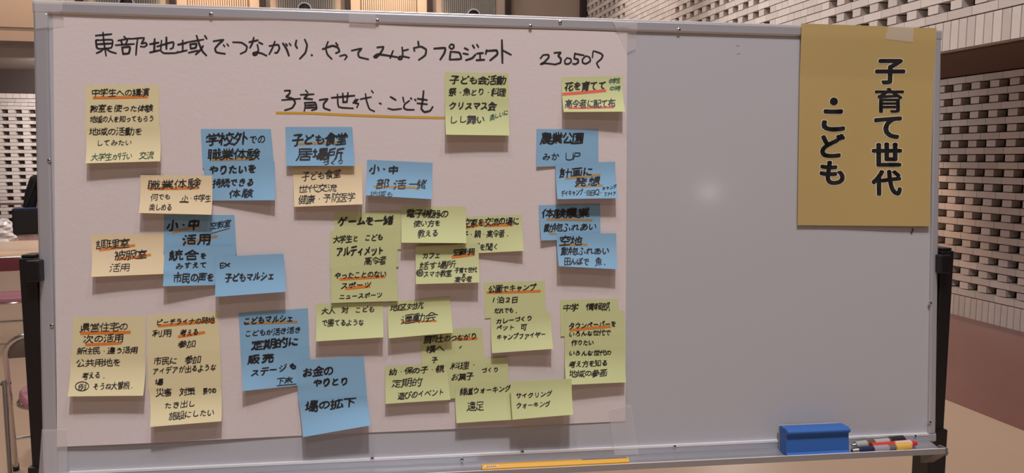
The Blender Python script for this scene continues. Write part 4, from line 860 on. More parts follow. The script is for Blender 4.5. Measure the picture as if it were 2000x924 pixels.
[46,13,23,12,19,13,16,15,15,18,15,53,-1,15,35,23,36,43,43,-1,47,47,51,47,53,48,54,53,53,56,48,57,45,55,44,50,47,47],
[16,12,19,12,22,14,26,17,29,22,31,32,31,50,-1,8,35,52,35,-1,14,49,31,50,43,53,49,52],
[19,13,25,12,32,15,38,19,45,27,48,34,48,38,12,39,-1,17,52,45,52],
[14,12,19,12,21,14,29,23,32,33,32,54,34,56,-1,6,38,6,38,-1,53,40,9,40],
[38,9,42,8,45,10,45,48,-1,27,11,32,17,35,24,37,34,37,48,-1,5,12,23,17,-1,8,13,8,32,-1,16,15,16,41,-1,25,23,30,36,-1,55,24,51,37,-1,16,29,22,29,-1,16,41,21,41,21,55,8,56,8,42,16,41,-1,28,48,54,48,-1,42,48,42,53,39,58],
[6,10,9,14,12,23,14,33,14,47,-1,36,10,37,51,52,50,52,10,-1,16,11,18,10,23,10,26,12,27,28,27,46,7,47,-1,37,14,52,14,-1,15,47,15,57],
[15,11,20,11,27,17,31,29,31,36,-1,52,36,8,37,-1,13,49,15,51,41,51,-1,49,52,47,56,-1,56,53,53,58],
[51,9,51,28,-1,51,12,10,12,10,28,-1,30,12,30,57,-1,49,52,49,37,12,37,12,52],
[4,10,9,9,20,14,25,19,28,26,30,28,30,35,-1,57,10,52,9,42,13,36,18,34,21,32,27,30,28,-1,43,23,50,32,-1,13,26,15,32,-1,51,40,43,49,49,57,51,58,-1,16,41,10,48,10,51,16,58,19,59,-1,32,43,26,50,32,57,35,59],
[14,10,47,10,-1,14,10,15,21,46,21,47,20,47,10,-1,30,21,30,47,-1,7,29,53,29,-1,12,36,48,36,-1,14,44,46,44,-1,8,46,8,52,31,53,52,52,52,46,-1,31,53,30,58,27,59],
[31,9,31,22,-1,6,11,8,11,15,13,29,23,35,21,36,20,47,13,53,11,56,12,-1,44,21,49,22,50,32,49,33,12,33,12,22,-1,30,23,30,48,31,50,35,53,-1,7,41,53,41,-1,6,47,10,52,12,53,28,53,31,50,-1,19,47,18,53,-1,43,48,42,53,-1,54,53,35,53,-1,13,53,13,58,-1,35,53,36,57],
[21,10,24,8,29,9,30,10,31,26,-1,51,11,41,19,-1,5,12,10,12,19,20,-1,12,26,50,26,-1,5,31,8,30,12,33,15,35,15,37,-1,54,31,45,36,42,39,42,42,-1,15,37,19,38,-1,15,37,11,41,10,41,-1,19,38,22,35,39,35,43,38,-1,19,38,22,44,24,44,25,47,27,51,27,54,17,55,-1,42,42,40,42,38,45,33,57,-1,42,42,49,50,50,54,35,54,-1,22,44,17,47,-1,7,45,14,54,17,55,-1,17,55,17,57],
[13,9,17,8,21,10,22,16,23,36,-1,6,10,11,23,12,48,-1,54,16,55,13,54,10,53,9,40,8,34,10,33,13,33,39,29,42,-1,42,19,42,43,-1,48,21,51,21,52,23,52,38,43,36,-1,29,29,33,29,-1,33,32,42,34,-1,12,36,23,36,-1,29,42,32,49,34,50,35,58,-1,6,48,25,48,-1,16,48,17,54,15,57,-1,55,50,34,50],
[8,9,9,25,22,25,22,12,-1,56,10,53,9,49,11,43,14,41,16,-1,8,12,22,12,-1,22,12,23,10,28,9,37,14,39,16,-1,39,16,41,16,-1,39,16,31,27,31,32,-1,41,16,48,25,50,32,28,32,-1,8,33,22,33,-1,54,40,49,40,47,41,47,56,33,56,33,47,30,41,-1,8,41,21,41,-1,6,48,24,48,-1,15,54,13,58],
[24,9,23,11,22,12,19,17,-1,32,10,34,9,36,10,44,18,-1,56,10,54,9,44,18,-1,6,10,10,17,-1,23,11,25,12,29,23,30,35,31,39,30,54,32,55,53,57,-1,44,18,44,20,-1,44,20,46,21,50,29,52,36,52,40,31,39,-1,44,20,40,24,34,39,-1,8,34,21,34,-1,8,45,8,24,21,23,21,55,8,55,8,45,-1,8,45,21,45],
[6,9,11,10,15,12,19,16,22,26,-1,52,18,54,16,54,13,52,10,41,9,38,10,37,12,37,26,-1,8,27,8,34,52,34,52,27,-1,13,42,48,42,-1,30,43,30,57,-1,7,52,53,52],
[14,12,22,14,34,21,47,32,51,37,51,40,-1,18,35,10,39,-1,28,46,19,52,-1,46,46,43,52,-1,53,50,50,55],
[29,9,29,53,-1,50,29,34,39,29,39,-1,7,53,54,53],
[30,9,30,32,-1,7,13,9,14,19,21,29,32,-1,56,14,53,13,43,20,33,32,-1,29,32,33,32,34,33,51,33,-1,29,32,28,33,10,33,-1,30,32,30,57,-1,7,48,54,48],
[7,10,53,10,-1,30,10,30,40,-1,19,16,16,23,-1,41,16,45,23,-1,10,28,51,28,-1,46,44,43,40,17,40,15,43,-1,54,41,43,46,34,52,31,56,-1,5,41,7,40,13,43,15,43,16,45,24,50,28,55,31,56,31,57,34,59],
[21,9,20,11,23,17,25,25,26,49,54,49,-1,7,9,10,9,13,10,13,58,-1,55,10,52,15,51,21,47,28,-1,52,14,32,12,40,38,41,41,40,42,-1,5,28,13,29,-1,13,31,19,32,-1,6,46,19,46,-1,40,50,38,56],
[7,9,10,17,12,35,53,35,-1,20,10,24,10,32,12,34,13,-1,20,10,20,22,-1,56,10,54,9,47,10,42,12,41,14,-1,41,14,37,15,32,19,32,22,-1,41,14,42,15,50,19,-1,50,19,50,22,-1,11,23,32,22,55,22,-1,18,29,48,29,-1,24,54,12,54,12,42,13,41,49,41,50,42,49,54,24,54,-1,24,41,24,58,-1,37,41,37,57,-1,12,48,50,48],
[11,13,17,27,20,36,21,42,-1,22,14,24,12,31,12,35,14,37,20,38,31,37,40,34,43,9,42,-1,54,31,49,43,46,47,44,48,-1,22,43,23,54,26,56],
[8,48,8,23,10,18,12,16,19,13,29,14,33,17,35,21,36,48],
[8,14,8,48,23,47,25,46,27,40,27,36,24,32,19,31,8,31],
[43,9,43,56,-1,10,9,10,25,24,25,24,12,10,12,-1,9,33,24,33,-1,31,38,54,38,-1,9,41,24,41,-1,7,48,27,48,-1,16,54,15,58],
[9,9,12,10,19,15,21,18,22,24,-1,53,15,52,10,49,9,40,9,37,11,37,37,-1,9,24,22,24,-1,22,24,23,25,-1,51,24,23,25,-1,23,25,23,37,-1,6,35,7,35,12,39,15,39,-1,55,36,54,35,49,38,46,39,-1,15,39,16,37,44,37,46,39,-1,15,39,17,44,-1,46,39,45,43,-1,45,43,43,44,40,47,39,51,-1,45,43,54,50,-1,17,44,19,45,21,47,24,51,25,55,11,55,-1,17,44,11,49,-1,39,51,37,51,34,57,-1,39,51,45,56],
[7,13,10,21,-1,54,13,50,21,-1,42,17,43,13,41,10,37,9,23,10,20,12,20,20,-1,33,19,28,25,25,25,-1,17,28,17,49,-1,8,34,13,41,17,43,-1,26,37,22,41,17,42,-1,33,37,52,37,-1,33,46,33,28,52,29,52,54,51,55,33,55,33,46,-1,33,46,52,46,-1,17,49,7,49,-1,17,49,17,49,-1,17,49,26,49,-1,17,49,17,57],
[8,31,22,31,28,28,30,22,29,19,26,15,21,14,8,14,8,48,21,48,25,45,26,40,22,31],
[45,8,39,6,35,6,29,9,27,12,-1,27,12,18,14,14,16,9,21,7,27,7,35,11,43,14,45,21,48,30,48,35,46,40,42,43,34,43,25,40,20,36,16,29,14,27,12],
[16,9,16,58,-1,40,11,42,9,48,9,51,12,53,24,54,48,-1,31,11,35,15,41,26,46,40,47,48,-1,25,22,26,22,29,25,33,31,37,41,39,48,-1,4,27,7,26,12,28,16,28,-1,16,30,24,31,-1,6,36,5,39,8,46,8,53,10,56,-1,25,38,30,47,32,48,34,58,-1,8,46,22,46,-1,32,48,54,48,-1,54,48,57,50],
[20,13,23,12,32,12,36,14,37,17,35,25,26,36,-1,6,16,8,16,16,22,-1,54,16,51,24,47,30,-1,34,43,36,46,36,48,26,53,24,53],
[35,11,42,12,48,17,51,23,51,31,47,35,40,38,34,39,24,37,-1,27,14,24,28,25,48,-1,26,17,17,14,13,14,10,17,10,21,13,28,19,34,24,35,-1,26,20,29,21,33,26,37,32,39,38,-1,40,38,40,41,-1,25,48,14,48,11,49,-1,25,48,25,48,-1,25,48,33,48,45,50,-1,25,48,25,55],
[9,9,9,54,52,53,52,9,-1,9,13,52,13,-1,30,13,30,54,-1,9,34,52,34],
[11,10,10,14,10,16,9,18,8,22,8,33,11,52,-1,52,15,47,19,40,21,-1,10,17,13,19,15,25,-1,40,23,32,23,28,22,24,20,24,17,24,14,29,11,37,11,40,14,40,36,-1,26,36,38,36,50,37,-1,39,36,39,49,-1,27,50,39,49,49,50,48,55,-1,56,51,54,57],
[5,9,7,9,9,10,13,17,-1,40,9,38,10,36,16,-1,54,9,47,18,-1,25,10,24,17,-1,30,24,30,44,-1,12,44,13,24,48,24,48,44,47,45,33,45,30,44,13,45,7,42,-1,13,34,48,34,-1,14,45,16,51,19,54,21,55,22,57,25,59,-1,33,45,34,49,36,51,36,54,21,55],
[44,9,44,29,-1,6,9,9,9,16,12,18,16,20,16,24,22,24,26,15,27,-1,54,15,32,15,32,20,-1,18,16,14,20,11,20,-1,4,21,7,21,13,26,15,27,-1,32,26,53,26,-1,15,27,16,34,-1,7,34,15,35,-1,16,34,54,34,-1,16,34,15,35,-1,25,34,25,53,-1,36,34,36,53,-1,46,34,46,53,-1,15,35,15,53,-1,10,44,53,44,-1,5,49,8,49,11,52,14,53,51,53,-1,15,53,16,58],
[16,9,15,32,16,36,20,41,-1,54,18,54,13,52,10,38,9,35,10,34,12,34,41,-1,25,23,31,25,34,25,-1,5,26,8,26,12,30,15,31,-1,34,28,39,29,51,36,-1,21,47,21,57,-1,40,47,40,57,-1,7,52,53,52],
[37,10,40,8,46,9,47,10,48,40,-1,8,15,7,54,20,53,20,20,8,20,-1,35,16,30,23,-1,26,29,55,29,-1,7,37,20,37,-1,26,40,55,40,-1,40,40,40,57,-1,28,51,53,51],
[8,8,8,45,27,45,27,10,-1,8,12,27,12,-1,54,20,55,15,53,10,50,9,41,9,37,10,36,12,36,37,53,37,-1,8,22,27,22,-1,8,29,11,29,13,31,15,37,15,45,-1,27,30,21,30,20,32,20,45,-1,53,33,53,55,36,55,-1,14,45,14,56,-1,21,45,21,56,-1,6,56,28,56],
[33,9,33,41,-1,16,14,16,35,17,39,21,45,22,49,-1,40,16,43,14,47,14,50,16,50,34,16,34,-1,6,27,12,32,16,33,-1,7,49,54,49,-1,24,49,26,57]]
GLYPH = {}
order = []
for line in NOTES.strip().split('\n'):
    if line[0] == 't':
        for ch in line.split()[1]:
            if ch != '_' and ch not in order: order.append(ch)
for ch, data in zip(order, GLYPH_DATA):
    strokes_, cur = [], []
    for v in data + [-1]:
        if v < 0:
            strokes_.append([(cur[i] / 64 * 1.1 - .03, cur[i + 1] / 64 * 1.1 - .2) for i in range(0, len(cur), 2)]); cur = []
        else: cur.append(v)
    GLYPH[ch] = strokes_
def glyph(ch): return GLYPH[ch]
def ribbon(mb, pts, w, surf, step=3.5, taper=.75, caps=True):
    # pts in photo pixels on the sheet; surf maps such a point to the sheet's surface
    q = [Vector(p) for p in pts]
    if len(q) == 2 and (q[0] - q[1]).length < .4: q[1] = q[0] + Vector((w * .5, w * .25))
    d = [q[0]]
    for a, b in zip(q, q[1:]):
        n = max(1, int((b - a).length / step))
        for i in range(1, n + 1): d.append(a.lerp(b, i / n))
    N = len(d); L = []; Rr = []
    for i, p in enumerate(d):
        a, b = d[max(0, i - 1)], d[min(N - 1, i + 1)]; t = (b - a)
        t = t.normalized() if t.length > 1e-6 else Vector((1, 0)); n = Vector((-t.y, t.x))
        ww = w / 2 * (taper + (1 - taper) * min(1, 2.5 * min(i, N - 1 - i) / max(1, N - 1) + .25))
        if caps and i == 0: p = p - t * ww * .6
        if caps and i == N - 1: p = p + t * ww * .6
        L.append(p + n * ww); Rr.append(p - n * ww)
    vs = [surf(p.x, p.y) for p in L + Rr]
    mb.add(vs, [(i, i + 1, N + i + 1, N + i) for i in range(N - 1)])
    if w > 1.5:
        for i in range(1, len(q) - 1):       # round the sharp corners
            t1, t2 = (q[i] - q[i - 1]), (q[i + 1] - q[i])
            if t1.length > .3 and t2.length > .3 and t1.normalized().dot(t2.normalized()) < .75:
                mb.add([surf(q[i].x + math.cos(a * math.pi / 3) * w * .47, q[i].y + math.sin(a * math.pi / 3) * w * .47) for a in range(6)], [(0, 1, 2, 3, 4, 5)])
KANA = set('てでのをたかがきくことしすせそつづっなにねはばほぼみめもやらりるれろわんいうえおあどべぺスマルシェポーツュィゥフカニメトアゲームサイクリングウォキャンプホだぱピチラナデパペジれ〃・')
def write(mb, text, x0, x1, yl, yr, h, w, surf, rnd):
    n = len(text); adv = (x1 - x0) / n; sl = (yr - yl) / max(1, x1 - x0)
    for i, ch in enumerate(text):
        if ch == '_': continue
        G = glyph(ch); xs = [p[0] for s in G for p in s]; ys = [p[1] for s in G for p in s]
        cx = (min(xs) + max(xs)) / 2 if ord(ch) < 128 else .49
        cyy = (min(ys) + max(ys)) / 2 if ord(ch) < 128 and ch != '.' else .38
        k = .84 if ch in KANA else .95
        sw = min(adv * 1.12, h * 1.35) / .92 * k; shh = h / .88 * k * rnd.uniform(.92, 1.06)
        if ord(ch) < 128: sw = adv * 1.25 / max(.35, (max(xs) - min(xs))) * .8; sw = min(sw, h * 1.5)
        X = x0 + (i + .5) * adv + rnd.uniform(-.4, .4); Y = yl + sl * (X - x0) + rnd.uniform(-.6, .6) + (h * .06 if k < 1 else 0)
        ro = rnd.uniform(-.05, .05) + sl; ph = rnd.uniform(0, 6.28); a1 = rnd.uniform(.015, .035)
        for s in G:
            pp = []; ox, oy = rnd.uniform(-.018, .018), rnd.uniform(-.018, .018)
            for gx, gy in s:
                dx, dy = gx - cx + ox, gy - cyy + oy
                dx += a1 * math.sin(7 * dy + ph) + .10 * dy; dy += a1 * math.sin(6 * dx + ph * 1.7) + .07 * dx
                pp.append((X + dx * sw - ro * dy * -shh * 0, Y - dy * shh + ro * dx * sw * .6))
            ribbon(mb, pp, (w * .9 if w < 2.4 else 2.16 + (w - 2.4) * .75) * rnd.uniform(.85, 1.12), surf)

# ------------------------------------------------------------------ the poster taped on the left two thirds
PC = [(104, 27), (1224.5, 63), (1221, 822.5), (113, 871.5)]
pcb = [px(*p) for p in PC]
def poster_z(x, y):
    z = .0016 + .0007 * math.sin(3.1 * x + 1) * math.sin(5 * y) + .0004 * math.sin(11 * x + 4 * y)
    low = max(0, 1 - y / .18)
    z += .0065 * low ** 2 * math.exp(-((x - .13) / .22) ** 2) + .0022 * low ** 2 * (1 + math.sin(9 * x)) * .5
    top = max(0, (y - (BH - .05)) / .05)
    z += .0022 * top ** 2 * math.exp(-((x - .46) / .16) ** 2)
    return z
def bil(Q, s, t): return (Q[0] * (1 - s) + Q[1] * s) * (1 - t) + (Q[3] * (1 - s) + Q[2] * s) * t
def sheet(name, f, ns, nt_, m, parent, M, thick=.00025):
    mb = MB(); n1, n2 = ns + 1, nt_ + 1
    top = [f(i / ns, j / nt_) for j in range(n2) for i in range(n1)]
    bot = [v - Vector((0, 0, thick)) for v in top]; k = n1 * n2
    fs = [(j * n1 + i, (j + 1) * n1 + i, (j + 1) * n1 + i + 1, j * n1 + i + 1) for j in range(nt_) for i in range(ns)]
    fs += [tuple(k + a for a in reversed(q)) for q in fs]
    rim = [i for i in range(ns)] + [j * n1 + ns for j in range(nt_)] + [nt_ * n1 + i for i in range(ns, 0, -1)] + [j * n1 for j in range(nt_, 0, -1)]
    for a, b in zip(rim, rim[1:] + rim[:1]): fs.append((a, b, b + k, a + k))
    mb.add(top + bot, fs)
    o = build(name, mb, m, parent, M, normals=False)
    for p in o.data.polygons: p.use_smooth = len(p.vertices) == 4
    o.data.set_sharp_from_angle(angle=R(50)); return o
def shift(f, c): return lambda *a: f(*a) - c
cen_p = Vector((BW * .35, BH / 2, 0))
def fp(s, t):
    v = bil(pcb, s, t); v.z = poster_z(v.x, v.y); return v
poster = sheet('poster', shift(fp, cen_p), 90, 44, POSTER, None, BM @ T(cen_p))
tag(poster, 'large white paper poster with handwritten title taped over left part of the board', 'poster')
def on_poster(u, v, lift=.00045):
    p = px(u, v, .002); return Vector((p.x, p.y, poster_z(p.x, p.y) + lift))
TITLE = """
688,256 805,245|742,232 748,300 756,350 765,402|705,287 690,290 697,345 716,352|690,290 815,283 806,346 716,351|700,318 808,312|748,350 725,370 695,383|755,345 795,372 838,384
893,262 908,276|850,292 935,276|872,294 882,318|920,284 905,320|832,325 968,316|880,342 888,392|878,342 940,335 930,385 888,388|935,280 1046,270 1016,316 1050,306 1062,322 1040,338 1012,334|992,280 985,330 980,396
1080,318 1145,306|1115,280 1112,370|1080,378 1150,362|1132,335 1255,298 1248,345 1228,352|1200,268 1200,352|1165,290 1158,365 1180,384 1275,382 1282,370
1283,322 1345,308|1318,290 1318,370|1283,378 1350,362|1340,306 1470,284|1372,318 1376,350|1370,320 1420,312 1412,345 1376,350|1360,380 1428,364|1418,255 1438,320 1462,372 1490,400|1466,330 1445,362 1412,392|1478,256 1492,280
1540,297 1618,285 1580,315 1550,350 1560,378 1625,388|1612,322 1622,336|1638,316 1650,332
1680,304 1745,306 1785,335 1775,370 1735,388
1798,304 1862,290|1832,270 1822,312 1804,345|1868,305 1896,318|1858,322 1866,360 1852,395 1832,398 1826,384 1850,376 1890,385 1925,402
1943,332 2010,320 2018,350 2000,382 1983,380|1985,298 1965,350 1943,392|2042,312 2070,355 2086,402|2064,316 2074,330|2088,312 2100,328
2140,290 2132,325 2146,348|2200,284 2218,325 2206,380 2164,424|2248,396 2254,400
2328,355 2400,328 2440,342 2452,372 2424,384|2368,300 2350,350 2364,395 2396,426|2425,310 2438,328
2452,405 2492,394 2506,408 2488,430
2538,365 2615,348 2584,380 2590,412 2660,428
2722,342 2772,336 2752,376 2716,416 2698,410 2724,390 2784,398 2868,412|2838,365 2816,420
2903,340 2908,390 2898,428 2876,426 2882,408 2920,408 2955,416|2908,366 2948,356
3018,298 3023,330|2988,344 2992,368|2988,346 3040,334 3078,356 3072,398 3023,432
3133,350 3218,344 3208,384 3178,430|3243,335 3256,318 3276,324 3276,344 3258,354 3243,340
3253,372 3246,430|3253,372 3318,378 3334,426 3250,430
3353,346 3380,360|3343,385 3380,392|3363,434 3410,420 3434,392|3412,326 3424,346|3442,320 3454,340
3443,386 3488,382|3466,386 3466,430|3438,434 3498,431
3513,360 3506,390|3512,368 3588,362 3592,392 3538,436
3623,288 3627,455|3627,362 3690,396
3901,422 3921,396 3960,395 3962,414 3926,452 3900,464 3935,456 3998,464
4000,382 4050,378 4028,404 4050,424 4046,454 4004,466
4092,418 4074,440 4080,462 4105,462 4124,446 4120,424 4092,418
4150,384 4144,424 4172,428 4174,452 4152,464 4134,460|4150,388 4215,400
4228,404 4202,430 4206,454 4228,462 4262,442 4256,412 4228,404
4276,416 4280,366 4338,386 4352,402 4340,426 4304,456 4324,490
"""
SUB = """
205,655 248,652 240,680 215,698 268,712 285,742 262,780 208,796|186,722 322,712
358,652 374,668|320,684 418,680|372,688 344,712 408,716|352,742 356,770 348,802|350,742 430,738 440,786 402,796|358,760 425,757|360,778 428,775
458,722 522,712 488,748 488,780 535,796
545,706 712,690|588,680 592,776 702,782|626,672 630,735|664,668 656,738|626,737 658,736
722,716 702,744|738,716 712,746 742,746 728,776|752,716 832,700|790,676 798,730 818,788 856,804|834,654 846,670
890,744 904,750
970,698 1010,722|952,782 990,792 1050,785
1060,700 1068,738|1108,726 1072,752 1066,780 1088,792 1142,792|1116,706 1124,716|1146,716 1154,726
1210,655 1204,720 1192,786 1216,810 1258,800 1276,770|1165,712 1236,722|1163,745 1236,752
"""
surfp = lambda u, v: on_poster(u, v) - cen_p
def strokes(mb, txt, ox, w):
    for ln in txt.strip().split('\n'):
        for s in ln.split('|'):
            P = [tuple(float(c) for c in p.split(',')) for p in s.split()]
            P = [(ox + x / 3.696, y / 3.696) for x, y in P]
            # soften the corners a little, as a marker does
            Q = [P[0]]
            for i in range(1, len(P) - 1):
                a, b, c = P[i - 1], P[i], P[i + 1]
                Q += [(b[0] * .72 + a[0] * .28, b[1] * .72 + a[1] * .28), (b[0] * .9 + (a[0] + c[0]) * .05, b[1] * .9 + (a[1] + c[1]) * .05), (b[0] * .72 + c[0] * .28, b[1] * .72 + c[1] * .28)]
            Q.append(P[-1])
            ribbon(mb, Q, w * random.uniform(.85, 1.15), surfp)
for txt, ox, wd in ((TITLE, 0, 3.9), (SUB, 500, 3.6)):
    for ln in txt.strip().split('\n'):
        mb = MB(); strokes(mb, ln, ox, wd); build('character', mb, INK['ink'], poster, normals=False)
mb = MB(); ribbon(mb, [(540, 220.5), (600, 221), (700, 225.5), (800, 229), (868, 230), (873, 230)], 4.6, surfp, taper=.95); build('gold_underline', mb, INK['gold'], poster, normals=False)

# ------------------------------------------------------------------ sticky notes

def parse():
    cur = None; out = []
    for l in NOTES.strip().split('\n'):
        if l[0] == 'N':
            f = l.split(' ', 8)
            cur = dict(col=f[1], q=[tuple(float(c) for c in p.split(',')) for p in f[2:6]], layer=int(f[6]), curl=float(f[7].strip('LR')), side=f[7][-1], label=f[8], lines=[]); out.append(cur)
        else: cur['lines'].append(l.split())
    return out
SURF = []                                    # finished notes: (outline, height function)
def inside(Q, x, y):
    s = 0
    for i in range(4):
        a, b = Q[i], Q[(i + 1) % 4]
        if (b.x - a.x) * (y - a.y) - (b.y - a.y) * (x - a.x) > 0: return False
    return True
def under(x, y, cap=9):
    z = poster_z(x, y)
    for Q, g in SURF:
        if inside(Q, x, y): z = max(z, g(x, y))
    return z
def invbil(Q, x, y):
    s = t = .5
    for _ in range(8):
        p = bil(Q, s, t); ex, ey = x - p.x, y - p.y
        ds = (Q[1] - Q[0]) * (1 - t) + (Q[2] - Q[3]) * t; dt = (Q[3] - Q[0]) * (1 - s) + (Q[2] - Q[1]) * s
        D = ds.x * dt.y - ds.y * dt.x
        s += (ex * dt.y - ey * dt.x) / D; t += (ds.x * ey - ds.y * ex) / D
    return s, t
PQ = [Vector((0, 0)), Vector((1, 0)), Vector((1, 1)), Vector((0, 1))]
def make_note(nd, idx):
    rnd = random.Random(100 + idx)
    flat = [px(*p, .003) for p in nd['q']]
    smp = [bil(flat, s, t) for s in (.02, .25, .5, .75, .98) for t in (.02, .1, .2)]
    base = max(under(v.x, v.y) for v in smp) + .0006
    lower = max(under(v.x, v.y) for v in [bil(flat, s, t) for s in (.02, .2, .4, .6, .8, .98) for t in (.3, .5, .7, .85, .98)]) + .0006
    curl = nd['curl'] * (.00125 if nd['curl'] > 4 else .001); tw = rnd.uniform(-.18, .18)
    curl = max(curl, (lower - base) * 1.05)
    pw = 1.9
    sd = nd['side']
    def lift(s, t): return base + curl * ((1 - s) ** .8 if sd == 'L' else s ** .8 if sd == 'R' else 1 + tw * (s - .5) * 2) * max(0, (t - .12) / .88) ** pw - .0006 * math.sin(math.pi * s) * t
    def corner(p, s, t): return px(p[0], p[1], lift(s, t))
    Q = [corner(nd['q'][0], 0, 0), corner(nd['q'][1], 1, 0), corner(nd['q'][2], 1, 1), corner(nd['q'][3], 0, 1)]
    Q2 = [Vector((v.x, v.y, 0)) for v in Q]
    def hgt(s, t):
        v = bil(Q2, s, t); z = lift(s, t)
        return max(z, under(v.x, v.y) + .0005)
    NS, NT = 8, 12
    gz = [[hgt(i / NS, j / NT) for i in range(NS + 1)] for j in range(NT + 1)]
    for _ in range(2):                       # keep the paper smooth where it rides over other notes
        gz = [[max(gz[j][i], (gz[j][max(0, i - 1)] + gz[j][min(NS, i + 1)] + gz[max(0, j - 1)][i] + gz[min(NT, j + 1)][i]) / 4 if j else gz[j][i]) for i in range(NS + 1)] for j in range(NT + 1)]
    def gzf(s, t):
        s = min(max(s, 0), 1) * NS; t = min(max(t, 0), 1) * NT; i, j = min(int(s), NS - 1), min(int(t), NT - 1); a, b = s - i, t - j
        return (gz[j][i] * (1 - a) + gz[j][i + 1] * a) * (1 - b) + (gz[j + 1][i] * (1 - a) + gz[j + 1][i + 1] * a) * b
    c = bil(Q2, .5, .5)
    def f(s, t): v = bil(Q2, s, t); return Vector((v.x, v.y, gzf(s, t))) - c
    o = sheet('sticky_note', f, NS, NT, NOTE[nd['col']], None, BM @ T(c))
    grp = {'blue': 'blue sticky notes on the poster', 'lime': 'lime sticky notes on the poster'}.get(nd['col'], 'yellow and cream sticky notes on the poster')
    tag(o, nd['label'], 'sticky note', grp)
    pq = [Vector((*p, 0)) for p in nd['q']]
    def surf(u, v):
        s, t = invbil(pq, u, v); w_ = f(min(max(s, .004), .996), min(max(t, .004), .996)); w_.z += .0005; return w_
    inks = {}
    for l in nd['lines']:
        if l[0] == 't':
            ink = l[8] if len(l) > 8 else 'ink'
            mb = inks.setdefault(('handwriting', ink), MB())
            x0, x1, yl, yr, h, w_ = (float(c_) for c_ in l[2:8]); write(mb, l[1], x0, x1, yl, yr, h, w_, surf, rnd)
        elif l[0] == 'u':
            x0, y0, x1, y1, w_ = (float(c_) for c_ in l[1:6]); mb = inks.setdefault(('underline', l[6]), MB())
            ribbon(mb, [(x0, y0), ((x0 + x1) / 2, (y0 + y1) / 2 + rnd.uniform(-.5, .5)), (x1, y1)], w_, lambda u, v: surf(u, v) - Vector((0, 0, .0002)), taper=.9, caps=False)
        elif l[0] == 'c':
            cx_, cy2, rx, ry, w_ = (float(c_) for c_ in l[1:6]); mb = inks.setdefault(('handwriting', 'ink'), MB())
            ribbon(mb, [(cx_ + rx * math.cos(a * .35), cy2 + ry * math.sin(a * .35)) for a in range(19)], w_, surf)
    for (n_, ink), mb in inks.items():
        q = build(n_, mb, INK[ink], o, normals=False)
        if n_ == 'handwriting' and ink != 'ink': q['label'] = 'dark green handwriting'
    SURF.append(([Vector((v.x, v.y, 0)) for v in Q], lambda x, y, Q2=Q2, gzf=gzf: gzf(*invbil(Q2, x, y))))
for i, nd in enumerate(sorted(parse(), key=lambda n: n['layer'])): make_note(nd, i)

# ------------------------------------------------------------------ tape
def tape(q, label, z=.0072, follow=None):
    Q = [px(*p, z) for p in q]; c = bil(Q, .5, .5); c = Vector((c.x, c.y, 0))
    def f(s, t):
        v = bil(Q, s, t)
        inb = 0 <= v.x <= BW and 0 <= v.y <= BH
        v.z = (max(poster_z(v.x, v.y) if v.x < 1.15 or 1 else 0, .001) + .0009) if inb else .0078
        return v - c
    o = sheet('tape', f, 12, 12, MATS['clear_tape'], None, BM @ T(c), .0001)
    for p in o.data.polygons: p.use_smooth = True
    tag(o, label, 'tape', 'pieces of clear tape'); return o
tape([(67, 1), (122, 3), (122, 50), (70, 56)], 'clear tape wrapped over the top left corner of the board frame')
tape([(681, 23), (734, 25), (735, 49), (682, 47)], 'short clear tape over the middle of the top frame above the title')
tape([(1196, 40), (1245, 42), (1242, 95), (1226, 102)], 'clear tape at the top right corner of the poster')
tape([(82, 838), (130, 839), (132, 924), (76, 924)], 'wide clear tape at the bottom left corner of the poster')
tape([(1190, 802), (1234, 791), (1247, 888), (1200, 890)], 'clear tape at the bottom right corner of the poster')

# ------------------------------------------------------------------ yellow sign
SIGN = mat('yellow_sign_paper', (.47, .345, .135), .75, noise=.02, nscale=4)
sq = [(1565, 46), (1829, 55), (1817, 442), (1559, 440)]
sQ = [px(*p, .008) for p in sq]; sc_ = bil(sQ, .5, .5); sc_.z = 0
def sf(s, t):
    v = bil(sQ, s, t)
    z = .0085 - .0045 * min(1, max(0, (t - .06) / .2)) + .0025 * max(0, (t - .6) / .4) ** 2 * (.4 + s) + .0006 * math.sin(6 * s + 3 * t)
    v.z = z
    return v - sc_
def sfx(u, v, dz=.0010):
    s, t = invbil([Vector((*p, 0)) for p in sq], u, v); q = sf(s, t); q.z += dz; return q
sign = sheet('paper_sign', sf, 24, 90, SIGN, None, BM @ T(sc_))
tag(sign, 'yellow paper sign with bold vertical black lettering on the right of the board', 'sign')
def font_mesh(ch, off):
    cu = bpy.data.curves.new('lettering', 'FONT'); cu.body = ch; cu.offset = off; cu.resolution_u = 4
    o = bpy.data.objects.new('tmp', cu); C.objects.link(o); bpy.context.view_layer.update()
    me = o.to_mesh(); me.calc_loop_triangles()
    V = [(v.co.x, v.co.y) for v in me.vertices]; Fs = [tuple(t.vertices) for t in me.loop_triangles]
    o.to_mesh_clear(); bpy.data.objects.remove(o); bpy.data.curves.remove(cu); return V, Fs
def subdiv(V, Fs, L=.12):                    # split long triangles so that the lettering follows the paper
    V = list(V); Fs = list(Fs); k = 0
    while k < len(Fs) and len(Fs) < 6000:
        f = Fs[k]; e = [(math.dist(V[f[i]], V[f[(i + 1) % 3]]), i) for i in range(3)]; d, i = max(e)
        if d > L:
            a, b, c = f[i], f[(i + 1) % 3], f[(i + 2) % 3]; V.append(((V[a][0] + V[b][0]) / 2, (V[a][1] + V[b][1]) / 2)); n = len(V) - 1
            Fs[k] = (a, n, c); Fs.append((n, b, c))
        else: k += 1
    return V, Fs
col1 = [('子', 1739, 114, 164), ('育', 1738, 169, 220), ('て', 1735, 226, 271), ('世', 1733, 277, 325), ('代', 1732, 331, 382)]
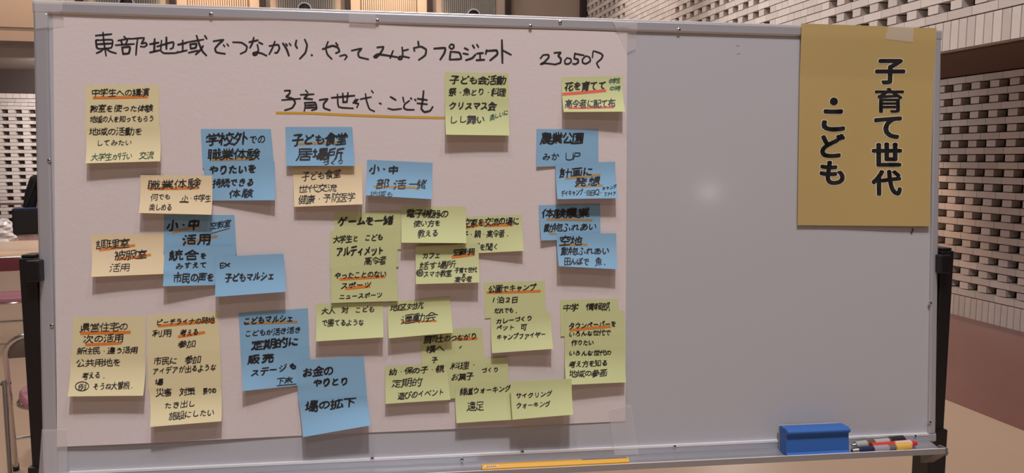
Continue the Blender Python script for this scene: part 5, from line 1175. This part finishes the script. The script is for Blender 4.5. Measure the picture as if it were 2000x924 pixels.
col2 = [('・', 1629, 189, 205), ('こ', 1628, 212, 256), ('ど', 1627, 260, 308), ('も', 1626, 313, 361)]
for ch, xc, ya, yb in col1 + col2:
    mbk, mbw = MB(), MB()
    w_ = {'・': 16, 'こ': 46, 'ど': 49, 'も': 49, 'て': 55, '子': 60, '育': 60, '世': 60, '代': 60}[ch]
    ref, Fr = font_mesh(ch, 0); V0, F0 = subdiv(ref, Fr, .16)
    ax, bx_ = min(v[0] for v in ref), max(v[0] for v in ref); ay, by_ = min(v[1] for v in ref), max(v[1] for v in ref)
    ax -= .040; bx_ += .040; ay -= .040; by_ += .040
    for mb, off, dz, nd_ in ((mbw, .064, .0004, 14), (mbk, .040, .0006, 12)):
        for k in range(nd_):                 # the bold weight: the same outline nudged all round
            ov = off * .62 if ch == '育' else off
            ox, oy = ov * math.cos(2 * math.pi * k / nd_), ov * math.sin(2 * math.pi * k / nd_)
            mb.add([sfx(xc + ((x + ox - (ax + bx_) / 2) / (bx_ - ax)) * w_, yb + (y + oy - ay) / (by_ - ay) * (ya - yb), dz) for x, y in V0], F0)
    co = build('character', mbk, INK['ink'], sign, normals=False)
    build('halo', mbw, mat('pale_halo', (.86, .77, .58), .8), co, normals=False)
def tf(s, t):
    Q = [px(*p, .0095) for p in ((1735, 51), (1785, 54), (1783, 82), (1729, 76))]; v = bil(Q, s, t); v.z = sf(min(1, max(0, (s * 50 + 170) / 264)), .02 + t * .06).z + .0012 ; return v - sc_
st = sheet('tape', tf, 8, 6, MATS['clear_tape'], None, BM @ T(sc_), .0001)
tag(st, 'clear tape holding the top of the yellow sign', 'tape', 'pieces of clear tape')

# ------------------------------------------------------------------ on the tray
def at_tray(u, v, y=-.0292):                 # pixel -> board coordinates on the tray floor (plane y = const)
    MI = BM.inverted(); o = MI @ CAM; d = MI.to_3x3() @ ray(u, v); t = (y - o.y) / d.y; return o + d * t
# eraser: block with a grip groove along its side, felt against the board side
ex0, ex1 = px(1540, 886, .055).x, px(1663, 880, .055).x
EM = BM @ T(((ex0 + ex1) / 2, -.0210, .032))
er = empty('board_eraser', EM); tag(er, 'blue block whiteboard eraser standing in the pen tray', 'eraser')
hl = (ex1 - ex0) / 2
EB = mat('blue_eraser_plastic', (.030, .13, .44), .55)
prof = [(0, .020), (.003, .0215), (.0065, .0150), (.042, .0130), (.0475, .0205), (.0515, .0205), (.0555, .012), (.056, -.016), (.0, -.016)]
mb = MB(); mb.extr(prof, -hl, hl); build('grip', mb, EB, er, bevel=.0012)
mb = MB(); mb.box((-hl + .001, .001, -.0235), (hl - .001, .0550, -.0161)); build('felt_pad', mb, mat('grey_felt', (.45, .42, .40), .95), er, bevel=.002)
def pen(name, label, a, b, r, bands, z=None):
    A, B = a, b; d = (B - A); L = d.length; M = Matrix.Translation(A) @ d.to_track_quat('X', 'Z').to_matrix().to_4x4()
    e = empty(name, BM @ M); tag(e, label, 'pen', 'pens in the tray'); 
    for nm, s0, s1, r0, r1, mt in bands:
        mb = MB(); n = 4
        mb.tube([(L * (s0 + (s1 - s0) * i / n), 0, 0) for i in range(n + 1)], [r * (r0 + (r1 - r0) * i / n) for i in range(n + 1)], 16)
        build(nm, mb, mt, e, smooth=True)
CLR = mat('clear_barrel', (.42, .40, .38), .2); DK = mat('dark_grip', (.012, .012, .016), .4); NV = mat('navy_cap', (.015, .025, .07), .35)
RED = mat('red_plastic', (.62, .04, .03), .35); YEL = mat('yellow_label', (.70, .42, .08), .5); PK = mat('pale_pink_label', (.72, .45, .42), .5); STL = mat('steel_tip', (.5, .5, .5), .3, metal=1)
BRN = mat('brown_print', (.12, .07, .04), .5)
yt = -.0205
pen('marker_pen', 'ballpoint with a thick black grip lying at the back of the tray', px(1664, 870, .026) , px(1770, 859, .020), .0080,
    [('tip', 0, .06, .35, .55, STL), ('barrel', .06, .26, .9, 1, CLR), ('print_band', .26, .40, 1.02, 1.02, BRN), ('barrel', .40, .66, 1, 1, CLR), ('ring', .66, .69, 1.1, 1.1, STL), ('rubber_grip', .69, .94, 1.25, 1.25, DK), ('tip', .94, 1, .8, .3, STL)])
pen('marker_pen', 'red marker pen in the middle of the tray', px(1702, 873, .036), px(1788, 866, .034), .0080,
    [('barrel', 0, .52, 1, 1, RED), ('label_band', .52, .88, 1.04, 1.04, PK), ('cap', .88, 1.02, 1, .55, RED)])
pen('marker_pen', 'clear pen with a yellow band at the front of the tray', px(1664, 881, .050), px(1776, 872, .047), .0080,
    [('cap', .0, .10, .5, .8, STL), ('cap', .10, .36, .95, 1.0, NV), ('barrel', .36, .62, .95, .95, mat('lilac_barrel', (.35, .31, .36), .3)), ('ring', .62, .74, .8, .8, mat('grey_ring', (.16, .13, .14), .4)), ('label_band', .74, 1.0, 1.1, 1.1, YEL)])
# long yellow measuring stick
ya, yb_ = px(941, 911, .048), px(1228, 899, .048)
xa, xb = ya.x, yb_.x; YM = BM @ T(((xa + xb) / 2, -.0150, .0455)); yh = (xb - xa) / 2
ys = empty('yellow_stick', YM); tag(ys, 'long yellow plastic stick with a white label lying in the pen tray', 'stick')
YP_ = mat('yellow_plastic', (.78, .40, .02), .35)
mb = MB(); mb.extr([(-.0055, .008), (.001, .0088), (.0068, .002), (.0068, -.004), (-.0055, -.006)], -yh, yh); build('body', mb, YP_, ys, bevel=.0008)
mb = MB(); mb.box((-.0135, -.0012, -.0002), (.0135, .0012, .0003), T((-yh + .0185, .0046, .0060)) @ Matrix.Rotation(R(-40), 4, 'X')); lb2 = build('label', mb, mat('white_label', (.8, .78, .76), .6), ys)
mb = MB()
for k in range(5): mb.box((-.009 + k * .004, -.0007, .0003), (-.0065 + k * .004, .0006, .0004))
pr = build('print', mb, INK['ink'], lb2, None); pr.matrix_basis = T((-yh + .0185, .0046, .0060)) @ Matrix.Rotation(R(-40), 4, 'X')
mb = MB(); mb.box((yh - .095, .0066, -.0042), (yh - .004, .0078, .0022)); rl = build('scale_inset', mb, mat('steel_scale', (.42, .42, .46), .35, metal=.7), ys)
mb = MB()
for k in range(18): mb.box((yh - .088 + k * .0046, .0078, -.002), (yh - .0875 + k * .0046, .0080, .0012))
build('tick_marks', mb, INK['ink'], rl)['kind'] = 'stuff'

# ------------------------------------------------------------------ behind the board on the left
CHR = mat('chrome_tube', (.62, .61, .60), .22, metal=1)
def chair(loc, rz, pad, backm, label):
    e = empty('folding_chair', T(loc) @ Matrix.Rotation(rz, 4, 'Z')); tag(e, label, 'chair', 'folding chairs behind the board')
    # +y is the way the sitter faces
    W = .215; r = .0115
    def arc(cx, cz, y, rr, a0, a1, n=6): return [(cx + rr * math.cos(R(a0 + (a1 - a0) * i / n)), y, cz + rr * math.sin(R(a0 + (a1 - a0) * i / n))) for i in range(n + 1)]
    ybk, zt = -.25, .78
    def yl(z): return ybk + (zt - z) / zt * .50
    up = []
    pts = [(-W, yl(.02), .02), (-W, yl(.35), .35), (-W, yl(.68), .68)] + [(x, yl(z), z) for x, _, z in arc(-W + .09, .69, 0, .09, 180, 90)] + [(x, yl(z), z) for x, _, z in arc(W - .09, .69, 0, .09, 90, 0)] + [(W, yl(.35), .35), (W, yl(.02), .02)]
    mb = MB(); mb.tube(pts, r, 10); build('back_frame', mb, CHR, e, smooth=True)
    for s in (-1, 1):
        mb = MB(); mb.tube([(s * (W + .014), yl(.55), .55), (s * (W + .012), -.19, .29), (s * (W + .010), -.27, .02)], [r * .95] * 3, 10); build('rear_leg', mb, CHR, e, smooth=True)
        mb = MB(); mb.tube([(s * (W + .030), yl(.535), .535), (s * (W - .012), yl(.535), .535)], .008, 10); build('pivot_bolt', mb, BLACK, e, smooth=True)
        for y_, z_, x_ in ((-.27, .0, W + .010), (yl(.02), .0, W)):
            mb = MB(); mb.tube([(s * x_, y_, 0), (s * x_, y_, .035)], .0145, 10); build('rubber_foot', mb, BLACK, e, smooth=True)
    mb = MB(); mb.tube([(-W, yl(.20), .20), (W, yl(.20), .20)], .008, 8); build('stretcher', mb, CHR, e, smooth=True)
    mb = MB(); mb.tube([(-W - .006, -.252, .085), (W + .006, -.252, .085)], .008, 8); build('stretcher', mb, CHR, e, smooth=True)
    # back pad: curved, rounded top corners
    mb = MB(); n = 12; vs = []; 
    for side in (0, 1):
        for j in range(6):
            t = j / 5; z = .668 + t * .110
            for i in range(n + 1):
                s = i / n * 2 - 1; hw = W - .006 - (.055 * max(0, (t - .5) * 2) ** 2)
                th = .016 * (1 - abs(s) ** 6) * (1 - (2 * t - 1) ** 6)
                vs.append((s * hw, yl(z) - .028 * (1 - s * s) + (th if side else -th * .35), z))
    m_ = 6 * (n + 1); fs = []
    for j in range(5):
        for i in range(n):
            a = j * (n + 1) + i; fs += [(a, a + 1, a + n + 2, a + n + 1), (m_ + a, m_ + a + n + 1, m_ + a + n + 2, m_ + a + 1)]
    rim = list(range(n + 1)) + [(j + 1) * (n + 1) + n for j in range(5)] + [5 * (n + 1) + i for i in range(n - 1, -1, -1)] + [j * (n + 1) for j in range(4, 0, -1)]
    for a, b in zip(rim, rim[1:] + rim[:1]): fs.append((a, b, b + m_, a + m_))
    mb.add(vs, fs); build('backrest', mb, backm, e, smooth=True)
    mb = MB(); mb.tube([(x, yl(z) - .002, z) for x, _, z in arc(-W + .09, .69, 0, .09, 180, 90)] + [(x, yl(z) - .002, z) for x, _, z in arc(W - .09, .69, 0, .09, 90, 0)], r * .6, 8)
    # seat pad
    mb = MB(); vs = []; ring = []
    for z, k in ((.405, .96), (.412, 1.0), (.435, 1.0), (.448, .94), (.452, .7)):
        for a in range(28):
            th = 2 * math.pi * a / 28; c_, s_ = math.cos(th), math.sin(th)
            x = (W - .035) * k * math.copysign(abs(c_) ** .5, c_); y = .19 * k * math.copysign(abs(s_) ** .5, s_)
            vs.append((x * (1 - .08 * (y < 0)), y + .02, z))
    fs = [(r_ * 28 + a, r_ * 28 + (a + 1) % 28, (r_ + 1) * 28 + (a + 1) % 28, (r_ + 1) * 28 + a) for r_ in range(4) for a in range(28)]
    fs += [tuple(range(27, -1, -1)), tuple(4 * 28 + a for a in range(28))]
    mb.add(vs, fs); build('seat', mb, pad, e, smooth=True)
    mb = MB(); mb.tube([((W - .03) * math.cos(2 * math.pi * a / 24), .02 + .19 * math.sin(2 * math.pi * a / 24), .402) for a in range(24)], .009, 8, closed=True); build('seat_ring', mb, CHR, e, smooth=True)
    return e
PINK = mat('pink_vinyl', (.42, .17, .22), .5); GREYB = mat('grey_back_shell', (.16, .14, .13), .5); PLUM = mat('plum_vinyl', (.22, .05, .085), .45)
def floor_at(u, v): return hit(u, v, 2, 0)
def seat_at(u, v, z, local, rz):             # where a chair stands when one of its points shows at that pixel
    q = hit(u, v, 2, z) - Matrix.Rotation(rz, 3, 'Z') @ Vector(local); return (q.x, q.y, 0)
chair(seat_at(16, 748, .535, (-.215, -.09, .535), R(20)), R(20), PINK, GREYB, 'nearer chrome folding chair with pink seat and grey back beside the left post')
chair(seat_at(4, 503, .785, (0, -.25, .785), R(8)), R(8), PINK, PLUM, 'farther folding chair with plum backrest and pink seat at the left edge')

# folding table against the rear wall with a plastic bag under it
tb = hit(10, 393, 1, 16.9); TZ = .70
te = empty('folding_table', T((tb.x - .35, 17.1, 0))); tag(te, 'long brown-edged folding table against the white brick rear wall', 'table')
mb = MB(); mb.box((-.9, -.22, TZ - .045), (.9, .22, TZ)); build('tabletop', mb, mat('table_brown', (.13, .075, .06), .35), te, bevel=.006)
mb = MB(); mb.box((-.89, -.20, TZ), (.89, .21, TZ + .004)); build('top_laminate', mb, mat('table_laminate', (.45, .43, .43), .25), te)
for sx in (-.78, .78):
    for sy in (-.16, .16):
        mb = MB(); mb.tube([(sx, sy, 0), (sx, sy, TZ - .045)], .013, 10); build('leg', mb, CHR, te, smooth=True)
mb = MB(); mb.tube([(-.78, 0, .14), (.78, 0, .14)], .012, 8); build('stretcher', mb, CHR, te, smooth=True)
bgp = hit(4, 430, 1, 16.35)
mb = MB(); vs = []; N_, Mz = 20, 9; rb = random.Random(4)
for j in range(Mz):
    t = j / (Mz - 1)
    for i in range(N_):
        a = 2 * math.pi * i / N_; rr = (.23 - .12 * t ** 2 + .03 * math.sin(3 * a + 2 * j)) * rb.uniform(.9, 1.08)
        vs.append((rr * math.cos(a), rr * .6 * math.sin(a), t * .42 + rb.uniform(-.01, .01) * (j > 0)))
fs = [(j * N_ + i, j * N_ + (i + 1) % N_, (j + 1) * N_ + (i + 1) % N_, (j + 1) * N_ + i) for j in range(Mz - 1) for i in range(N_)] + [tuple(range(N_ - 1, -1, -1)), tuple((Mz - 1) * N_ + i for i in range(N_))]
mb.add(vs, fs); bag = build('plastic_bag', mb, mat('translucent_bag', (.50, .47, .46), .4), None, T((bgp.x, 16.35, 0)))
tag(bag, 'crumpled pale plastic bag on the floor below the rear table', 'bag')

# ------------------------------------------------------------------ the person standing behind the board, seen from behind
def skin(name, joints, edges, m, parent, root=0, sub=2):
    me = bpy.data.meshes.new(name); me.from_pydata([j[0] for j in joints], edges, []); o = bpy.data.objects.new(name, me); C.objects.link(o)
    me.materials.append(m)
    md = o.modifiers.new('skin', 'SKIN'); md.use_smooth_shade = True
    if not me.skin_vertices: bpy.context.view_layer.objects.active = o
    sv = me.skin_vertices[0].data
    for i, j in enumerate(joints):
        r = j[1]; sv[i].radius = (r, r) if not isinstance(r, tuple) else r
        sv[i].use_root = (i == root)
    s = o.modifiers.new('sub', 'SUBSURF'); s.levels = sub; s.render_levels = sub
    o.parent = parent; return o
SKIN = mat('skin', (.46, .27, .19), .55); JACK = mat('black_jacket', (.012, .012, .014), .85); JEAN = mat('navy_trousers', (.018, .024, .05), .85)
HAIR = mat('black_hair', (.010, .008, .008), .5); SHOE = mat('dark_shoe', (.02, .018, .018), .6)
pd = 7.6; pc = CAM + ray(117, 462) * pd
pe = empty('person', T((pc.x, pc.y, 0)) @ Matrix.Rotation(R(14), 4, 'Z'))
tag(pe, 'person in black jacket and navy trousers standing with back turned, mostly hidden by the board', 'person')
# local frame: +y is the way the person faces (away from the camera), x to the person's right
body = [((0, 0, .92), (.135, .105)), ((0, .01, 1.08), (.125, .10)), ((0, .0, 1.25), (.145, .105)), ((0, -.01, 1.36), (.10, .08)), ((0, .0, 1.44), .052), ((0, .015, 1.50), .05)]
edges = [(0, 1), (1, 2), (2, 3), (3, 4), (4, 5)]
bj = list(body); be = list(edges)
def addj(p, r, k): bj.append((p, r)); be.append((k, len(bj) - 1)); return len(bj) - 1
for s in (-1, 1):
    a = addj((s * .10, 0, .86), .088, 0); a = addj((s * .105, .01, .68), .078, a); a = addj((s * .105, .015, .47), .055, a); a = addj((s * .105, -.005, .30), .052, a); a = addj((s * .105, -.02, .09), .036, a)
    a = addj((s * .11, .06, .045), .036, a); a = addj((s * .115, .15, .03), .030, a)
    a = addj((s * .165, -.005, 1.345), .058, 3); a = addj((s * .205, -.01, 1.22), .050, a); a = addj((s * .235, -.02, 1.06), .042, a)
    a = addj((s * .20, .13, 1.02), .034, a); a = addj((s * .15, .24, 1.04), .024, a)
bd = skin('body', bj, be, SKIN, pe)
# clothes follow the same joints, a little wider
jj = [((0, .0, .86), (.165, .13)), ((0, .005, 1.02), (.155, .125)), ((0, 0, 1.22), (.165, .125)), ((0, -.01, 1.36), (.118, .095)), ((0, -.005, 1.43), .068)]
je = [(0, 1), (1, 2), (2, 3), (3, 4)]
for s in (-1, 1):
    n = len(jj); jj += [((s * .175, -.005, 1.345), .072), ((s * .215, -.01, 1.22), .066), ((s * .245, -.02, 1.06), .056), ((s * .205, .13, 1.02), .048), ((s * .17, .20, 1.03), .040)]
    je += [(3, n), (n, n + 1), (n + 1, n + 2), (n + 2, n + 3), (n + 3, n + 4)]
skin('jacket', jj, je, JACK, pe)
tj = [((0, 0, .93), (.150, .118))]; te_ = []
for s in (-1, 1):
    n = len(tj); tj += [((s * .095, 0, .84), .098), ((s * .105, .01, .66), .086), ((s * .107, .015, .47), .068), ((s * .107, -.005, .28), .062), ((s * .107, -.015, .075), .058)]
    te_ += [(0, n)] + [(n + i, n + i + 1) for i in range(4)]
skin('trousers', tj, te_, JEAN, pe)
for s in (-1, 1):
    skin('shoe', [((s * .107, -.05, .045), .042), ((s * .11, .04, .048), .046), ((s * .115, .15, .036), .038), ((s * .117, .20, .032), .028)], [(0, 1), (1, 2), (2, 3)], SHOE, pe, sub=2)
    hx_, hy_, hz_ = s * .145, .255, 1.045
    hj = [((hx_, hy_, hz_), (.026, .018)), ((hx_ - s * .02, hy_ + .05, hz_), (.034, .016))]; he = [(0, 1)]
    for k, (dx, L1) in enumerate(((-.024, .030), (-.008, .036), (.009, .034), (.024, .027))):
        n = len(hj); bx0, by0 = hx_ - s * .02 + dx, hy_ + .065
        hj += [((bx0, by0, hz_), .0095), ((bx0 + dx * .2, by0 + L1, hz_ - .006), .0088), ((bx0 + dx * .2, by0 + L1 * 1.5, hz_ - .03), .0078)]
        he += [(1, n), (n, n + 1), (n + 1, n + 2)]
    n = len(hj); hj += [((hx_ - s * .045, hy_ + .03, hz_ + .004), .0105), ((hx_ - s * .062, hy_ + .055, hz_ - .004), .009)]; he += [(0, n), (n, n + 1)]
    skin('hand', hj, he, SKIN, pe)
def blob(name, c, rad, m, parent, f=None, nu=28, nv=18):
    mb = MB(); vs = []
    for j in range(nv + 1):
        th = math.pi * j / nv
        for i in range(nu):
            ph = 2 * math.pi * i / nu; d = Vector((math.sin(th) * math.cos(ph), math.sin(th) * math.sin(ph), math.cos(th)))
            k = f(d) if f else 1
            vs.append((c[0] + d.x * rad[0] * k, c[1] + d.y * rad[1] * k, c[2] + d.z * rad[2] * k))
    fs = [(j * nu + i, (j + 1) * nu + i, (j + 1) * nu + (i + 1) % nu, j * nu + (i + 1) % nu) for j in range(nv) for i in range(nu)]
    mb.add(vs, fs); return build(name, mb, m, parent, smooth=True)
HC_ = (0, .03, 1.585)
def headf(d):
    k = 1 - .16 * max(0, -d.z) * (1 - max(0, d.y)) + .05 * max(0, -d.y)
    k += .16 * math.exp(-((d.x / .16) ** 2 + ((d.z + .12) / .2) ** 2)) * (d.y > 0)          # nose
    k -= .05 * (math.exp(-(((d.x - .34) / .16) ** 2 + ((d.z - .08) / .13) ** 2)) + math.exp(-(((d.x + .34) / .16) ** 2 + ((d.z - .08) / .13) ** 2))) * (d.y > 0)
    k += .04 * math.exp(-((d.x / .3) ** 2 + ((d.z + .45) / .09) ** 2)) * (d.y > 0)
    return k
hd = blob('head', HC_, (.073, .092, .112), SKIN, pe, headf, 40, 28)
for s in (-1, 1):
    blob('eye', (s * .028, .108, 1.595), (.012, .010, .009), mat('eye_white', (.7, .68, .65), .3), hd, None, 14, 10)
    blob('ear', (s * .076, .02, 1.58), (.010, .020, .030), SKIN, hd, None, 14, 10)
blob('mouth', (0, .108, 1.535), (.022, .008, .006), mat('lips', (.35, .12, .10), .5), hd, None, 14, 8)
blob('hair', (0, .008, 1.605), (.086, .098, .108), HAIR, pe, lambda d: 1.0 - .22 * max(0, d.y) ** 2 * (d.z < .55) + .02 * math.sin(9 * d.x + 5 * d.z), 36, 24)

# black shoulder bag hanging at the left hip
bc = CAM + ray(55, 432) * (pd - .24); be_ = empty('shoulder_bag', T((bc.x, bc.y, bc.z)) @ Matrix.Rotation(R(14), 4, 'Z'))
tag(be_, 'black shoulder bag hanging beside the person behind the board', 'bag')
mb = MB(); mb.box((-.125, -.05, -.125), (.135, .05, .125)); build('bag_body', mb, mat('black_bag', (.010, .010, .013), .6), be_, bevel=.02, seg=4)
mb = MB(); mb.box((-.11, -.051, .118), (.125, .051, .130)); build('zip', mb, mat('blue_zip', (.05, .08, .30), .4), be_, bevel=.004)
mb = MB(); mb.tube([(-.02, 0, .12), (.03, 0, .25), (.10, .02, .44), (.16, .03, .52)], .010, 8); build('strap', mb, mat('black_bag', (.01, .01, .013), .6), be_, smooth=True)
bpy.context.view_layer.update()
